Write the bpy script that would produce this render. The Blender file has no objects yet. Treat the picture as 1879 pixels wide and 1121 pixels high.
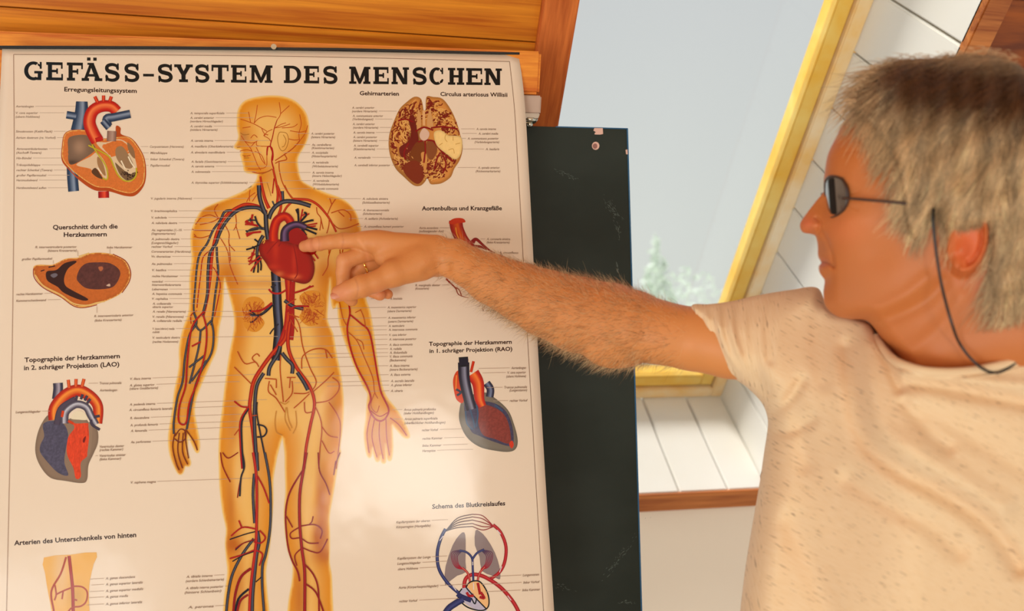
import bpy, bmesh, math, random
import numpy as np
from mathutils import Vector, Matrix
from mathutils.geometry import delaunay_2d_cdt
random.seed(4); rng = np.random.default_rng(7)
scene = bpy.context.scene
# ------------------------------------------------------------------ camera, sky, light, exposure
YAW = math.radians(11.6)
FW = np.array([math.sin(YAW), math.cos(YAW), 0.0]); RT = np.array([math.cos(YAW), -math.sin(YAW), 0.0]); UP = np.array([0, 0, 1.0])
CAM = np.array([0, 0, 1.5]); FPX = 1500.0
cd = bpy.data.cameras.new('camera'); cam = bpy.data.objects.new('camera', cd); scene.collection.objects.link(cam)
cam.location = CAM; cam.rotation_euler = (math.radians(90), 0, -YAW)
cd.sensor_width = 36; cd.lens = 36 * FPX / 1879; cd.clip_start = 0.02
cd.dof.use_dof = True; cd.dof.focus_distance = 1.13; cd.dof.aperture_fstop = 3.6
scene.camera = cam
scene.view_settings.view_transform = 'Standard'; scene.view_settings.look = 'None'
scene.view_settings.exposure = 0.0; scene.view_settings.gamma = 1.0; scene.view_settings.use_curve_mapping = False
w = bpy.data.worlds.new('sky'); scene.world = w; w.use_nodes = True
wn = w.node_tree; wn.nodes.clear()
tc = wn.nodes.new('ShaderNodeTexCoord'); sx = wn.nodes.new('ShaderNodeSeparateXYZ'); rp = wn.nodes.new('ShaderNodeValToRGB')
bg = wn.nodes.new('ShaderNodeBackground'); wo = wn.nodes.new('ShaderNodeOutputWorld')
wn.links.new(tc.outputs['Generated'], sx.inputs[0]); wn.links.new(sx.outputs['Z'], rp.inputs[0]); wn.links.new(rp.outputs[0], bg.inputs[0]); wn.links.new(bg.outputs[0], wo.inputs[0])
rp.color_ramp.elements[0].position = 0.0; rp.color_ramp.elements[0].color = (.72, .74, .70, 1)
rp.color_ramp.elements[1].position = 0.4; rp.color_ramp.elements[1].color = (.625, .64, .66, 1)
bg.inputs[1].default_value = 1.0

def lamp(name, kind, loc, target, energy, color, size=None, size_y=None, angle=None):
    l = bpy.data.lights.new(name, kind); l.energy = energy; l.color = color
    if kind == 'AREA':
        l.shape = 'RECTANGLE'; l.size = size; l.size_y = size_y
    if kind == 'SUN': l.angle = angle
    o = bpy.data.objects.new(name, l); scene.collection.objects.link(o)
    o.location = loc; o.rotation_euler = (Vector(target) - Vector(loc)).to_track_quat('-Z', 'Y').to_euler()
    return o
def ray(x, y): return FW + (x - 939.5) / FPX * RT - (y - 560.5) / FPX * UP
def P(x, y, d): return CAM + d * ray(x, y)
def Pv(x, y, d):
    x = np.asarray(x, float)[..., None]; y = np.asarray(y, float)[..., None]; d = np.asarray(d, float)[..., None]
    return CAM + d * (FW + (x - 939.5) / FPX * RT - (y - 560.5) / FPX * UP)
def hit(x, y, p, n): r = ray(x, y); return CAM + r * (np.dot(np.asarray(p) - CAM, n) / np.dot(r, n))
# poster plane, given by its normal in camera axes (right, up, forward)
PN = np.array([-.17, -.10, .98]); PN /= np.linalg.norm(PN); PK = 1.12
PNW = PN[0] * RT + PN[1] * UP + PN[2] * FW
def pdepth(x, y):
    x = np.asarray(x, float); y = np.asarray(y, float)
    d = PK / (PN[0] * (x - 939.5) / FPX - PN[1] * (y - 560.5) / FPX + PN[2])
    t = np.clip(1 - (y - 95) / 190, 0, 1); d = d + .010 * t * t * (3 - 2 * t)          # the sheet bows out below its rail
    return d + .0016 * np.sin(x / 88.) * np.clip((y - 140) / 900, 0, 1) + .0012 * np.sin(y / 140. + x / 300.)
# added unseen fill light for the room and the windows behind the photographer; sun over the roof
def mirror(x, y, L):
    p = P(x, y, float(pdepth(x, y))); v = p - CAM; v /= np.linalg.norm(v); return p + (v - 2 * np.dot(v, PNW) * PNW) * L
a0 = mirror(732, 850, 3.2)
lamp('window_light_behind_camera', 'AREA', a0, P(732, 850, 1.1), 12, (1, .97, .9), .5, .5)
lamp('room_fill_light', 'AREA', CAM - RT * 1.5 - FW * 1.9 - UP * 1.15, P(900, 520, 1), 37, (.92, .99, 1), 1.4, 1.2)
lamp('sun', 'SUN', (-1.0, 3.2, 5.6), (0.6, 1.6, 1.6), 3.6, (1, .96, .9), angle=math.radians(14))

# ------------------------------------------------------------------ materials
def lin(c): 
    c = np.asarray(c, float) / 255.; return np.where(c <= .04045, c / 12.92, ((c + .055) / 1.055) ** 2.4)
def mat(name, rgb, rough=.5, attr=False, spec=.5, metal=0, noise=None, bump=None, coat=0, sss=0, sheen=0):
    m = bpy.data.materials.new(name); m.use_nodes = True; nt = m.node_tree; b = nt.nodes['Principled BSDF']
    c = lin(rgb); b.inputs['Base Color'].default_value = (*c, 1); b.inputs['Roughness'].default_value = rough
    b.inputs['Specular IOR Level'].default_value = spec; b.inputs['Metallic'].default_value = metal
    b.inputs['Coat Weight'].default_value = coat; b.inputs['Coat Roughness'].default_value = .06
    if sheen: b.inputs['Sheen Weight'].default_value = sheen
    if sss:
        b.inputs['Subsurface Weight'].default_value = sss; b.inputs['Subsurface Radius'].default_value = (.012, .004, .002); b.inputs['Subsurface Scale'].default_value = 1
    src = None
    if attr:
        a = nt.nodes.new('ShaderNodeVertexColor'); a.layer_name = 'Col'; src = a.outputs[0]
    tcn = nt.nodes.new('ShaderNodeTexCoord')
    if noise:
        sc, c2, amt = noise
        mp = nt.nodes.new('ShaderNodeMapping'); mp.inputs['Scale'].default_value = sc if hasattr(sc, '__len__') else (sc, sc, sc)
        n = nt.nodes.new('ShaderNodeTexNoise'); n.inputs['Scale'].default_value = 1; n.inputs['Detail'].default_value = 4
        nt.links.new(tcn.outputs['Object'], mp.inputs[0]); nt.links.new(mp.outputs[0], n.inputs['Vector'])
        r = nt.nodes.new('ShaderNodeMapRange'); r.inputs[1].default_value = .4; r.inputs[2].default_value = .65; r.inputs[4].default_value = amt
        nt.links.new(n.outputs[0], r.inputs[0])
        mx = nt.nodes.new('ShaderNodeMix'); mx.data_type = 'RGBA'
        if src: nt.links.new(src, mx.inputs['A'])
        else: mx.inputs['A'].default_value = (*c, 1)
        mx.inputs['B'].default_value = (*lin(c2), 1); nt.links.new(r.outputs[0], mx.inputs['Factor']); src = mx.outputs['Result']
    if src: nt.links.new(src, b.inputs['Base Color'])
    if bump:
        sc, st, dist = bump
        mp = nt.nodes.new('ShaderNodeMapping'); mp.inputs['Scale'].default_value = sc if hasattr(sc, '__len__') else (sc, sc, sc)
        n = nt.nodes.new('ShaderNodeTexNoise'); n.inputs['Scale'].default_value = 1; n.inputs['Detail'].default_value = 3
        nt.links.new(tcn.outputs['Object'], mp.inputs[0]); nt.links.new(mp.outputs[0], n.inputs['Vector'])
        bp = nt.nodes.new('ShaderNodeBump'); bp.inputs['Strength'].default_value = st; bp.inputs['Distance'].default_value = dist
        nt.links.new(n.outputs[0], bp.inputs['Height']); nt.links.new(bp.outputs[0], b.inputs['Normal'])
    return m
def wood(name, light, dark, along=(1.2, 30, 30), rough=.42, knots=True):
    m = bpy.data.materials.new(name); m.use_nodes = True; nt = m.node_tree; b = nt.nodes['Principled BSDF']; b.inputs['Roughness'].default_value = rough
    b.inputs['Specular IOR Level'].default_value = .35
    t = nt.nodes.new('ShaderNodeTexCoord'); mp = nt.nodes.new('ShaderNodeMapping'); mp.inputs['Scale'].default_value = along
    n1 = nt.nodes.new('ShaderNodeTexNoise'); n1.inputs['Scale'].default_value = 1.6; n1.inputs['Detail'].default_value = 6; n1.inputs['Distortion'].default_value = .6
    n2 = nt.nodes.new('ShaderNodeTexNoise'); n2.inputs['Scale'].default_value = 9; n2.inputs['Detail'].default_value = 3
    nt.links.new(t.outputs['Object'], mp.inputs[0]); nt.links.new(mp.outputs[0], n1.inputs['Vector']); nt.links.new(mp.outputs[0], n2.inputs['Vector'])
    mm = nt.nodes.new('ShaderNodeMath'); mm.operation = 'MULTIPLY_ADD'; mm.inputs[1].default_value = .3
    nt.links.new(n2.outputs[0], mm.inputs[0]); nt.links.new(n1.outputs[0], mm.inputs[2])
    r = nt.nodes.new('ShaderNodeValToRGB'); r.color_ramp.elements[0].position = .48; r.color_ramp.elements[1].position = .82
    r.color_ramp.elements[0].color = (*lin(light), 1); r.color_ramp.elements[1].color = (*lin(dark), 1)
    nt.links.new(mm.outputs[0], r.inputs[0]); src = r.outputs[0]
    if knots:
        v = nt.nodes.new('ShaderNodeTexVoronoi'); v.inputs['Scale'].default_value = 2.6; mp2 = nt.nodes.new('ShaderNodeMapping'); mp2.inputs['Scale'].default_value = [.7 if a < 5 else 1.6 for a in along]
        nt.links.new(t.outputs['Object'], mp2.inputs[0]); nt.links.new(mp2.outputs[0], v.inputs['Vector'])
        k = nt.nodes.new('ShaderNodeMapRange'); k.inputs[1].default_value = .03; k.inputs[2].default_value = .07; k.inputs[3].default_value = .75; k.inputs[4].default_value = 0
        nt.links.new(v.outputs['Distance'], k.inputs[0]); mx = nt.nodes.new('ShaderNodeMix'); mx.data_type = 'RGBA'
        nt.links.new(k.outputs[0], mx.inputs['Factor']); nt.links.new(src, mx.inputs['A']); mx.inputs['B'].default_value = (*lin([q * .35 for q in dark]), 1); src = mx.outputs['Result']
    nt.links.new(src, b.inputs['Base Color'])
    bp = nt.nodes.new('ShaderNodeBump'); bp.inputs['Strength'].default_value = .15; bp.inputs['Distance'].default_value = .001
    nt.links.new(mm.outputs[0], bp.inputs['Height']); nt.links.new(bp.outputs[0], b.inputs['Normal'])
    return m
M = {}
M['ceil'] = wood('ceiling_pine', (234, 146, 34), (182, 90, 12), (1.2, 34, 34))
M['rail'] = wood('rail_pine', (240, 150, 50), (205, 100, 25), (1.4, 46, 46), knots=False)
M['casing'] = wood('casing_pine', (216, 116, 50), (164, 70, 22), (40, 3, 3), knots=False)
M['trim'] = wood('trim_pine', (214, 130, 62), (158, 80, 30), (1.5, 40, 40), knots=False)
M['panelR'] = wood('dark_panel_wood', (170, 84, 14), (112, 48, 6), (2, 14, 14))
M['frame'] = wood('window_pine', (252, 222, 130), (244, 190, 70), (3, 3, 3), rough=.3, knots=False)
M['frame_out'] = wood('window_pine_outer', (255, 238, 206), (250, 206, 130), (3, 3, 3), rough=.4, knots=False)
M['gap'] = mat('dark_gap', (120, 62, 14), .8)
M['white'] = mat('white_painted_boards', (250, 249, 246), .6, noise=((2, 2, 2), (240, 232, 214), .4))
M['wall'] = mat('white_wall', (252, 232, 208), .85, bump=(160, .15, .001))
M['board'] = mat('chalkboard_green', (30, 36, 26), .6, spec=.35, noise=((6, 6, 9), (44, 50, 42), .55), bump=(700, .1, .0005))
M['boardedge'] = mat('board_edge', (40, 92, 128), .6)
M['chip'] = mat('bare_chip', (228, 180, 160), .7)
M['chipdk'] = mat('bare_chip_core', (150, 100, 90), .7)
M['chalk'] = mat('chalk', (120, 128, 118), .9)
M['carpet'] = mat('grey_carpet', (190, 188, 182), .95, bump=(300, .3, .002))
M['metal'] = mat('cast_metal', (190, 178, 165), .35, metal=.7)
M['greyblock'] = mat('grey_block', (190, 160, 140), .5)
M['steel'] = mat('shiny_steel', (210, 205, 190), .18, metal=1)
M['black'] = mat('black_plastic', (22, 20, 20), .35)
M['gold'] = mat('gold', (255, 200, 96), .15, metal=1)
M['leaf'] = mat('glare_pale_leaves', (226, 236, 226), .9)  # outdoor glare put into the near-white leaf colour
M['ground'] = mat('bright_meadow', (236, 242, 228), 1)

# ------------------------------------------------------------------ object helpers
def link(o, parent=None):
    scene.collection.objects.link(o)
    if parent is not None: o.parent = parent
    return o
def tag(o, label=None, cat=None, group=None, kind=None):
    if label: o['label'] = label
    if cat: o['category'] = cat
    if group: o['group'] = group
    if kind: o['kind'] = kind
    return o
def empty(name, loc=(0, 0, 0)):
    o = bpy.data.objects.new(name, None); o.empty_display_size = .05; link(o); o.location = loc; return o
def obj(name, me, m=None, parent=None, smooth=False):
    o = bpy.data.objects.new(name, me); link(o)
    if m: me.materials.append(m)
    if smooth: me.polygons.foreach_set('use_smooth', [True] * len(me.polygons))
    if parent is not None:
        o.parent = parent; o.matrix_parent_inverse = Matrix.Translation(-Vector(parent.location))
    return o
def mesh_np(name, V, T, col=None, quads=False):
    V = np.asarray(V, np.float32); T = np.asarray(T, np.int32); k = T.shape[1]
    me = bpy.data.meshes.new(name); me.vertices.add(len(V)); me.vertices.foreach_set('co', V.ravel())
    me.loops.add(T.size); me.loops.foreach_set('vertex_index', T.ravel()); me.polygons.add(len(T))
    me.polygons.foreach_set('loop_start', np.arange(0, T.size, k, dtype=np.int32))
    me.update(calc_edges=True); me.validate()
    if col is not None:
        a = me.color_attributes.new('Col', 'FLOAT_COLOR', 'POINT'); c = np.ones((len(V), 4), np.float32); c[:, :3] = col; a.data.foreach_set('color', c.ravel())
    return me
class MB:
    def __init__(s): s.v = []; s.f = []
    def quadbox(s, p):       # 8 corners: bottom ring 4, top ring 4
        b = len(s.v); s.v += [tuple(q) for q in p]
        for f in ((3, 2, 1, 0), (4, 5, 6, 7), (0, 1, 5, 4), (1, 2, 6, 5), (2, 3, 7, 6), (3, 0, 4, 7)): s.f.append(tuple(b + i for i in f))
    def slab(s, q, off):     # quad q extruded by vector off
        off = np.asarray(off, float); s.quadbox([np.asarray(a, float) for a in q] + [np.asarray(a, float) + off for a in q])
    def box(s, o, x, y, z):  # origin + three edge vectors
        o = np.asarray(o, float); s.slab([o, o + x, o + x + y, o + y], z)
    def prism(s, pts, off):
        off = np.asarray(off, float); n = len(pts); b = len(s.v); s.v += [tuple(p) for p in pts] + [tuple(np.asarray(p) + off) for p in pts]
        s.f.append(tuple(range(b, b + n))[::-1]); s.f.append(tuple(range(b + n, b + 2 * n)))
        for i in range(n): j = (i + 1) % n; s.f.append((b + i, b + j, b + n + j, b + n + i))
    def cyl(s, a, b_, r1, r2=None, n=20):
        r2 = r1 if r2 is None else r2; a = Vector(a); b_ = Vector(b_); d = (b_ - a).normalized(); u = d.orthogonal().normalized(); v = d.cross(u); b = len(s.v)
        for c, r in ((a, r1), (b_, r2)):
            for i in range(n): t = 2 * math.pi * i / n; s.v.append(tuple(c + r * (math.cos(t) * u + math.sin(t) * v)))
        s.f.append(tuple(range(b, b + n))[::-1]); s.f.append(tuple(range(b + n, b + 2 * n)))
        for i in range(n): j = (i + 1) % n; s.f.append((b + i, b + j, b + n + j, b + n + i))
    def build(s, name, m, parent=None, bevel=0, smooth=False):
        me = bpy.data.meshes.new(name); me.from_pydata(s.v, [], s.f)
        bm = bmesh.new(); bm.from_mesh(me); bmesh.ops.recalc_face_normals(bm, faces=bm.faces)
        if bevel: bmesh.ops.bevel(bm, geom=[e for e in bm.edges], offset=bevel, segments=2, affect='EDGES', clamp_overlap=True)
        bm.to_mesh(me); bm.free()
        return obj(name, me, m, parent, smooth)
def tube(name, pts, r, m, parent=None, n=10, closed=False, col=None):
    pts = np.asarray(pts, float); k = len(pts); r = np.broadcast_to(np.asarray(r, float), (k,))
    t = np.roll(pts, -1, 0) - np.roll(pts, 1, 0)
    if not closed: t[0] = pts[1] - pts[0]; t[-1] = pts[-1] - pts[-2]
    t /= np.linalg.norm(t, axis=1)[:, None] + 1e-9
    up = np.array([.13, .2, .97]); u = np.cross(t, up); u /= np.linalg.norm(u, axis=1)[:, None] + 1e-9; v = np.cross(t, u)
    a = np.linspace(0, 2 * np.pi, n, endpoint=False)
    V = (pts[:, None] + r[:, None, None] * (np.cos(a)[None, :, None] * u[:, None] + np.sin(a)[None, :, None] * v[:, None])).reshape(-1, 3)
    Fq = []
    for i in range(k if closed else k - 1):
        for j in range(n): Fq.append((i * n + j, i * n + (j + 1) % n, ((i + 1) % k) * n + (j + 1) % n, ((i + 1) % k) * n + j))
    me = bpy.data.meshes.new(name); fs = [tuple(f) for f in Fq]
    if not closed: fs += [tuple(range(n))[::-1], tuple(range((k - 1) * n, k * n))]
    me.from_pydata([tuple(q) for q in V], [], fs)
    return obj(name, me, m, parent, True)
def crom(p, n=8, closed=False):
    p = np.asarray(p, float); k = len(p)
    if k < 3 and not closed: return np.array([p[0] + (p[1] - p[0]) * t for t in np.linspace(0, 1, n + 1)])
    out = []
    for i in range(k if closed else k - 1):
        if closed: a, b, c, d = p[(i - 1) % k], p[i], p[(i + 1) % k], p[(i + 2) % k]
        else: a, b, c, d = p[max(i - 1, 0)], p[i], p[i + 1], p[min(i + 2, k - 1)]
        for t in np.arange(n) / n: out.append(.5 * (2 * b + (c - a) * t + (2 * a - 5 * b + 4 * c - d) * t * t + (3 * b - a - 3 * c + d) * t ** 3))
    if not closed: out.append(p[-1])
    return np.array(out)
def px(s, crop=(0, 0, 1)):
    a = np.array([float(q) for q in s.split()]).reshape(-1, 2); return a / crop[2] + np.array(crop[:2])
def seg_dist(X, Y, poly, closed=True):
    """distance of points to a polyline"""
    a = np.asarray(poly, float); b = np.roll(a, -1, 0)
    if not closed: a = a[:-1]; b = b[:-1]
    best = np.full(X.shape, 1e9, np.float32)
    for p, q in zip(a, b):
        d = q - p; L = d @ d + 1e-12; t = np.clip(((X - p[0]) * d[0] + (Y - p[1]) * d[1]) / L, 0, 1)
        best = np.minimum(best, (X - p[0] - t * d[0]) ** 2 + (Y - p[1] - t * d[1]) ** 2)
    return np.sqrt(best)
def inside(X, Y, poly):
    a = np.asarray(poly, float); b = np.roll(a, -1, 0); c = np.zeros(X.shape, bool)
    for p, q in zip(a, b):
        if p[1] == q[1]: continue
        c ^= ((p[1] > Y) != (q[1] > Y)) & (X < (q[0] - p[0]) * (Y - p[1]) / (q[1] - p[1]) + p[0])
    return c
def sdist(X, Y, poly): return np.where(inside(X, Y, poly), 1, -1) * seg_dist(X, Y, poly)   # positive inside
# ------------------------------------------------------------------ the room: sloping pine ceiling with a roof window
SL = math.radians(52); SUP = np.array([0, -math.cos(SL), math.sin(SL)]); NIN = np.array([0, -math.sin(SL), -math.cos(SL)]); XA = np.array([1.0, 0, 0])
PB = P(1250, 705, 2.25)                     # a point on the roof plane (outer frame bottom)
T_IN = .30
PI_ = PB + NIN * T_IN                        # a point on the inner ceiling plane
XR = hit(1508, 234, PB, NIN)[0]; XL = hit(1040, 120, PI_, NIN)[0]
def sc(p): return float((p - PB) @ SUP)      # height along the slope
def S(x, s, t=0.): return np.array([x, 0, 0]) + np.array([0, PB[1], PB[2]]) + SUP * s + NIN * t
s_bot = sc(hit(1250, 724, PB, NIN)); s_trim = s_bot
STOP = 2.2; RIDGE = 3.7
# ceiling boards left of the window: each board runs along x; board joints from the photograph
js = [sc(hit(500, y, PI_, NIN)) for y in (46,)]
j0 = js[0]; bw = .155
mb = MB(); k = 0; s = j0 - bw * 12
while s < RIDGE:
    if s + bw > s_bot - .1:
        mb.box(S(-1.3, s + .0012, T_IN), XA * (XL - .055 + 1.3), SUP * (bw - .0024), -NIN * .018)
    s += bw
o = mb.build('ceiling', M['ceil'], None, .0012); tag(o, 'sloping ceiling clad in golden pine boards above the chart', 'ceiling', kind='structure')
mb = MB(); mb.box(S(-1.3, s_bot - .1, T_IN - .02), XA * (XL + 1.3), SUP * (STOP - s_bot + .1), -NIN * .2)
tag(mb.build('trim_1', M['gap']), 'dark backing behind the pine ceiling boards', 'ceiling backing', kind='structure')
mb = MB(); mb.box(S(XL - .056, s_bot - .1, T_IN + .012), XA * .056, SUP * (STOP - s_bot + .1), -NIN * .032)
tag(mb.build('trim_2', M['casing'], None, .002), 'reddish pine casing board along the left side of the roof window', 'window casing', kind='structure')
def opp(x, s): q = S(x, RIDGE, T_IN); return q + np.array([0, -math.cos(SL), -math.sin(SL)]) * s
mb = MB(); mb.slab([S(-1.3, STOP, T_IN + .001), S(2.3, STOP, T_IN + .001), S(2.3, RIDGE, T_IN + .001), S(-1.3, RIDGE, T_IN + .001)], -NIN * .12); tag(mb.build('trim_7', M['ceil']), 'unseen upper pine ceiling towards the ridge, added to block sky light', 'ceiling', kind='structure')  # out of view; extends the slope to keep sky light off from above
mb = MB(); mb.slab([opp(-1.3, 0), opp(2.3, 0), opp(2.3, 3.2), opp(-1.3, 3.2)], (0, 0, .1)); tag(mb.build('trim_8', M['wall']), 'unseen white opposite slope of the ceiling, added for shade and neutral bounce', 'ceiling', kind='structure')  # out of view; added to shade the room, white so its bounce stays neutral
# right of the window: casing and panelling
mb = MB(); mb.box(S(XR, s_bot - .2, T_IN + .012), XA * .045, SUP * (STOP - s_bot + .2), -NIN * .02)
tag(mb.build('trim_3', M['trim'], None, .002), 'pine casing board along the right side of the roof window', 'window casing', kind='structure')
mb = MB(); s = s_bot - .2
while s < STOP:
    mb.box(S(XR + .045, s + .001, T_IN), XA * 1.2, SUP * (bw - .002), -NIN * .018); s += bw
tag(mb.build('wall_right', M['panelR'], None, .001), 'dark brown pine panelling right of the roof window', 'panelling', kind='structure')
# reveals: white boards with V grooves
def boards(mb, o, along, across, nrm, L, widths, th=.015, gap=.004):
    p = 0
    for wd in widths:
        mb.box(o + across * (p + gap / 2), along * L, across * (wd - gap), nrm * th); p += wd
mb = MB()
boards(mb, S(XR, s_bot - .012, 0), NIN, SUP, XA, T_IN, [.125] * 19)
o = mb.build('wall_reveal_right', M['white'], None, .003); tag(o, 'white boarded side lining right of the roof window', 'window lining', kind='structure')
mb = MB(); mb.box(S(XR + .016, s_bot - .02, -.02), XA * .01, SUP * 2.4, NIN * (T_IN + .02)); tag(mb.build('trim_4', M['frame']), 'pine backing seen in the grooves of the side lining', 'groove backing', kind='structure')
mb = MB()
LB = .335
boards(mb, S(XR, s_bot - .0, 0), NIN, -XA, -SUP, LB, [.105, .128, .128, .128, .128, .128])
o = mb.build('wall_reveal_bottom', M['white'], None, .003); tag(o, 'white boarded lining below the roof window', 'window lining', kind='structure')
mb = MB(); mb.box(S(XR, s_bot - .03, 0), -XA * (XR - XL + .02), -SUP * .01, NIN * LB); tag(mb.build('trim_5', M['trim']), 'brown backing in the grooves of the lower lining', 'groove backing', kind='structure')
mb = MB(); mb.box(S(XL, s_bot, -.02), -XA * .015, SUP * 2.4, NIN * (T_IN + .02)); tag(mb.build('wall_reveal_left', M['white']), 'white lining left of the roof window', 'window lining', kind='structure')
# trim board and knee wall below
tp = S(0, s_bot, LB)
zt = hit(1278, 902, np.array([0, tp[1], 0]), np.array([0, 1., 0]))[2]; zb = hit(1278, 932, np.array([0, tp[1], 0]), np.array([0, 1., 0]))[2]
mb = MB(); mb.box((-.6, tp[1] - .012, zb), (2.8, 0, 0), (0, .06, 0), (0, 0, zt - zb)); tag(mb.build('trim_6', M['trim'], None, .002), 'brown wooden edge board under the white lining', 'edge board', kind='structure')
mb = MB(); mb.box((-1.3, tp[1] + .004, 0), (3.6, 0, 0), (0, .1, 0), (0, 0, zb + .01)); tag(mb.build('wall_back', M['wall']), 'creamy white low wall under the roof window', 'wall', kind='structure')
mb = MB(); mb.box((-1.3, -1.6, -.1), (3.6, 0, 0), (0, tp[1] + 1.7, 0), (0, 0, .1)); tag(mb.build('floor', M['carpet']), 'unseen floor, carpet made light grey for neutral bounce', 'floor', kind='structure')  # out of view; grey carpet put in to keep bounced light neutral
# roof window: fixed frame, sash, glass
win = empty('window_1', S((XL + XR) / 2, s_bot, 0)); tag(win, 'roof window with golden pine frame behind the man', 'roof window', kind='structure')
def ring(mb, x0, x1, s0, s1, wd, t0, t1):
    mb.box(S(x0, s0, t0), XA * wd, SUP * (s1 - s0), NIN * (t1 - t0)); mb.box(S(x1 - wd, s0, t0), XA * wd, SUP * (s1 - s0), NIN * (t1 - t0))
    mb.box(S(x0 + wd, s0, t0), XA * (x1 - x0 - 2 * wd), SUP * wd, NIN * (t1 - t0)); mb.box(S(x0 + wd, s1 - wd, t0), XA * (x1 - x0 - 2 * wd), SUP * wd, NIN * (t1 - t0))
mb = MB(); ring(mb, XL + .0, XR, s_bot, STOP, .034, -.05, .012); mb.build('window_frame', M['frame_out'], win, .003)
mb = MB(); ring(mb, XL + .036, XR - .036, s_bot + .036, STOP - .036, .036, -.05, .002); sash = mb.build('sash', M['frame'], win, .003)
mb = MB(); ring(mb, XL + .033, XR - .033, s_bot + .033, STOP - .033, .005, -.05, -.005); mb.build('rubber_seal', M['gap'], win)
gm = bpy.data.materials.new('window_glass'); gm.use_nodes = True; nt = gm.node_tree; nt.nodes.clear()
tr = nt.nodes.new('ShaderNodeBsdfTransparent'); gl = nt.nodes.new('ShaderNodeBsdfGlossy'); gl.inputs['Roughness'].default_value = .02; fr = nt.nodes.new('ShaderNodeFresnel'); fr.inputs[0].default_value = 1.3
mxs = nt.nodes.new('ShaderNodeMixShader'); ou = nt.nodes.new('ShaderNodeOutputMaterial'); tr.inputs[0].default_value = (.98, .99, .98, 1)
nt.links.new(fr.outputs[0], mxs.inputs[0]); nt.links.new(tr.outputs[0], mxs.inputs[1]); nt.links.new(gl.outputs[0], mxs.inputs[2]); nt.links.new(mxs.outputs[0], ou.inputs[0])
mb = MB(); mb.box(S(XL + .06, s_bot + .06, -.02), XA * (XR - XL - .12), SUP * (STOP - s_bot - .12), NIN * .004); mb.build('glass_pane', gm, win)
# outside: a spruce and bushes, the glare painted into their pale colour
def foliage(name, centre, h, r, n, label, conic=True, g=None):
    V = []; T = []
    for i in range(n):
        t = rng.random() ** (.6 if conic else 1); z = h * (1 - t) if conic else h * rng.random()
        rad = (r * t if conic else r * math.sqrt(max(.02, 1 - (2 * z / h - 1) ** 2))) * (rng.random() ** .4); a = rng.random() * 6.283
        c = np.array([rad * math.cos(a), rad * math.sin(a), z - .12 * rad]) + centre
        u = rng.normal(size=3); u /= np.linalg.norm(u); v = np.cross(u, rng.normal(size=3)); v /= np.linalg.norm(v); L = h * .035
        b = len(V); V += [c - u * L, c + v * L * .4, c + u * L, c - v * L * .4]; T.append((b, b + 1, b + 2, b + 3))
    root = empty(name, centre); tag(root, label, 'tree', g)
    obj('foliage', mesh_np('foliage', V, T), M['leaf'], root)
    mb = MB(); mb.cyl(centre - np.array([0, 0, h * .4]), centre + np.array([0, 0, h * .97]), h * .02, h * .004, 10); mb.build('trunk', M['leaf'], root)
mb = MB(); mb.box((-40, tp[1] + .25, -.4), (90, 0, 0), (0, 90, 0), (0, 0, .4)); tag(mb.build('ground', M['ground']), 'bright pale meadow outside', 'ground', kind='structure')
def gp(x, d): q = P(x, 560, d); return np.array([q[0], q[1], 0.])
foliage('spruce_tree', gp(1204, 14), 2.75, .8, 900, 'spruce tip, glare painted in as paleness, seen faintly through the roof window, taller left one')
foliage('leafy_bush', gp(1262, 17), 2.3, 1.0, 400, 'round treetop right of the spruce, glare painted in as paleness', False)

# ------------------------------------------------------------------ rail, board and clamp
def planeN(deg): a = math.radians(deg); return -math.sin(a) * RT + math.cos(a) * FW
RN = planeN(7.5); RX = np.cross(RN, UP); RPt = CAM + RN * 1.178
def onr(x, y): return hit(x, y, RPt, RN)
mb = MB(); q = [onr(-60, 205 - 50), onr(990, 172), onr(994, 93), onr(-60, 53)]
mb.slab(q, RN * .034); rail = mb.build('wooden_rail', M['rail'], None, .004)
tag(rail, 'long orange pine rail board the chart hangs from', 'wooden rail')
clamp = empty('board_clamp', onr(980, 195)); tag(clamp, 'small metal clamp under the right end of the pine rail', 'clamp')
mb = MB(); mb.slab([onr(935, 207), onr(992, 209), onr(994, 175), onr(935, 173)], RN * .032); mb.build('grey_block', M['greyblock'], clamp, .002)
mb = MB(); mb.slab([onr(940, 216), onr(988, 217), onr(991, 208), onr(940, 207)], RN * .03); mb.build('plate', M['metal'], clamp, .001)
c0 = onr(974, 216) + RN * .012; c1 = onr(974, 222) + RN * .012; c2 = onr(974, 229) + RN * .012
mb = MB(); mb.cyl(c0, c1, .0125, .009, 24); mb.cyl(c1, c2, .005, .005, 8); mb.build('wing_nut', M['steel'], clamp, 0, True)
mb = MB(); mb.cyl(onr(955, 222) + RN * .01, onr(985, 218) + RN * .01, .003); mb.build('pin', M['steel'], clamp)
BN = planeN(9.5); BX = np.cross(BN, UP); BPt = CAM + BN * 1.212
def onb(x, y, off=0): return hit(x, y, BPt - BN * off, BN)
brd = empty('chalkboard', onb(1060, 700)); tag(brd, 'dark green chalkboard with chipped corner behind the chart', 'chalkboard')
mb = MB(); mb.slab([onb(-40, 1250), onb(1181, 1250), onb(1150, 237), onb(-40, 196)], BN * .014); mb.build('panel', M['board'], brd, .001)
mb = MB(); mb.slab([onb(1180, 1250), onb(1182.5, 1250), onb(1152.5, 236), onb(1150, 236)], BN * .014); mb.slab([onb(1020, 233.5), onb(1152, 237), onb(1152, 235), onb(1020, 231.5)], BN * .014); mb.build('edge_band', M['boardedge'], brd)
def chip(name, pts, m, off=.0006):
    mb = MB(); mb.prism([onb(x, y, off) for x, y in pts], BN * (off + .0002)); mb.build(name, m, brd)
chip('chipped_spot', px('696 372 703 350 775 350 778 400 752 406 706 404 706 392 718 385', (940, 160, 4.669)), M['chip'])
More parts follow.
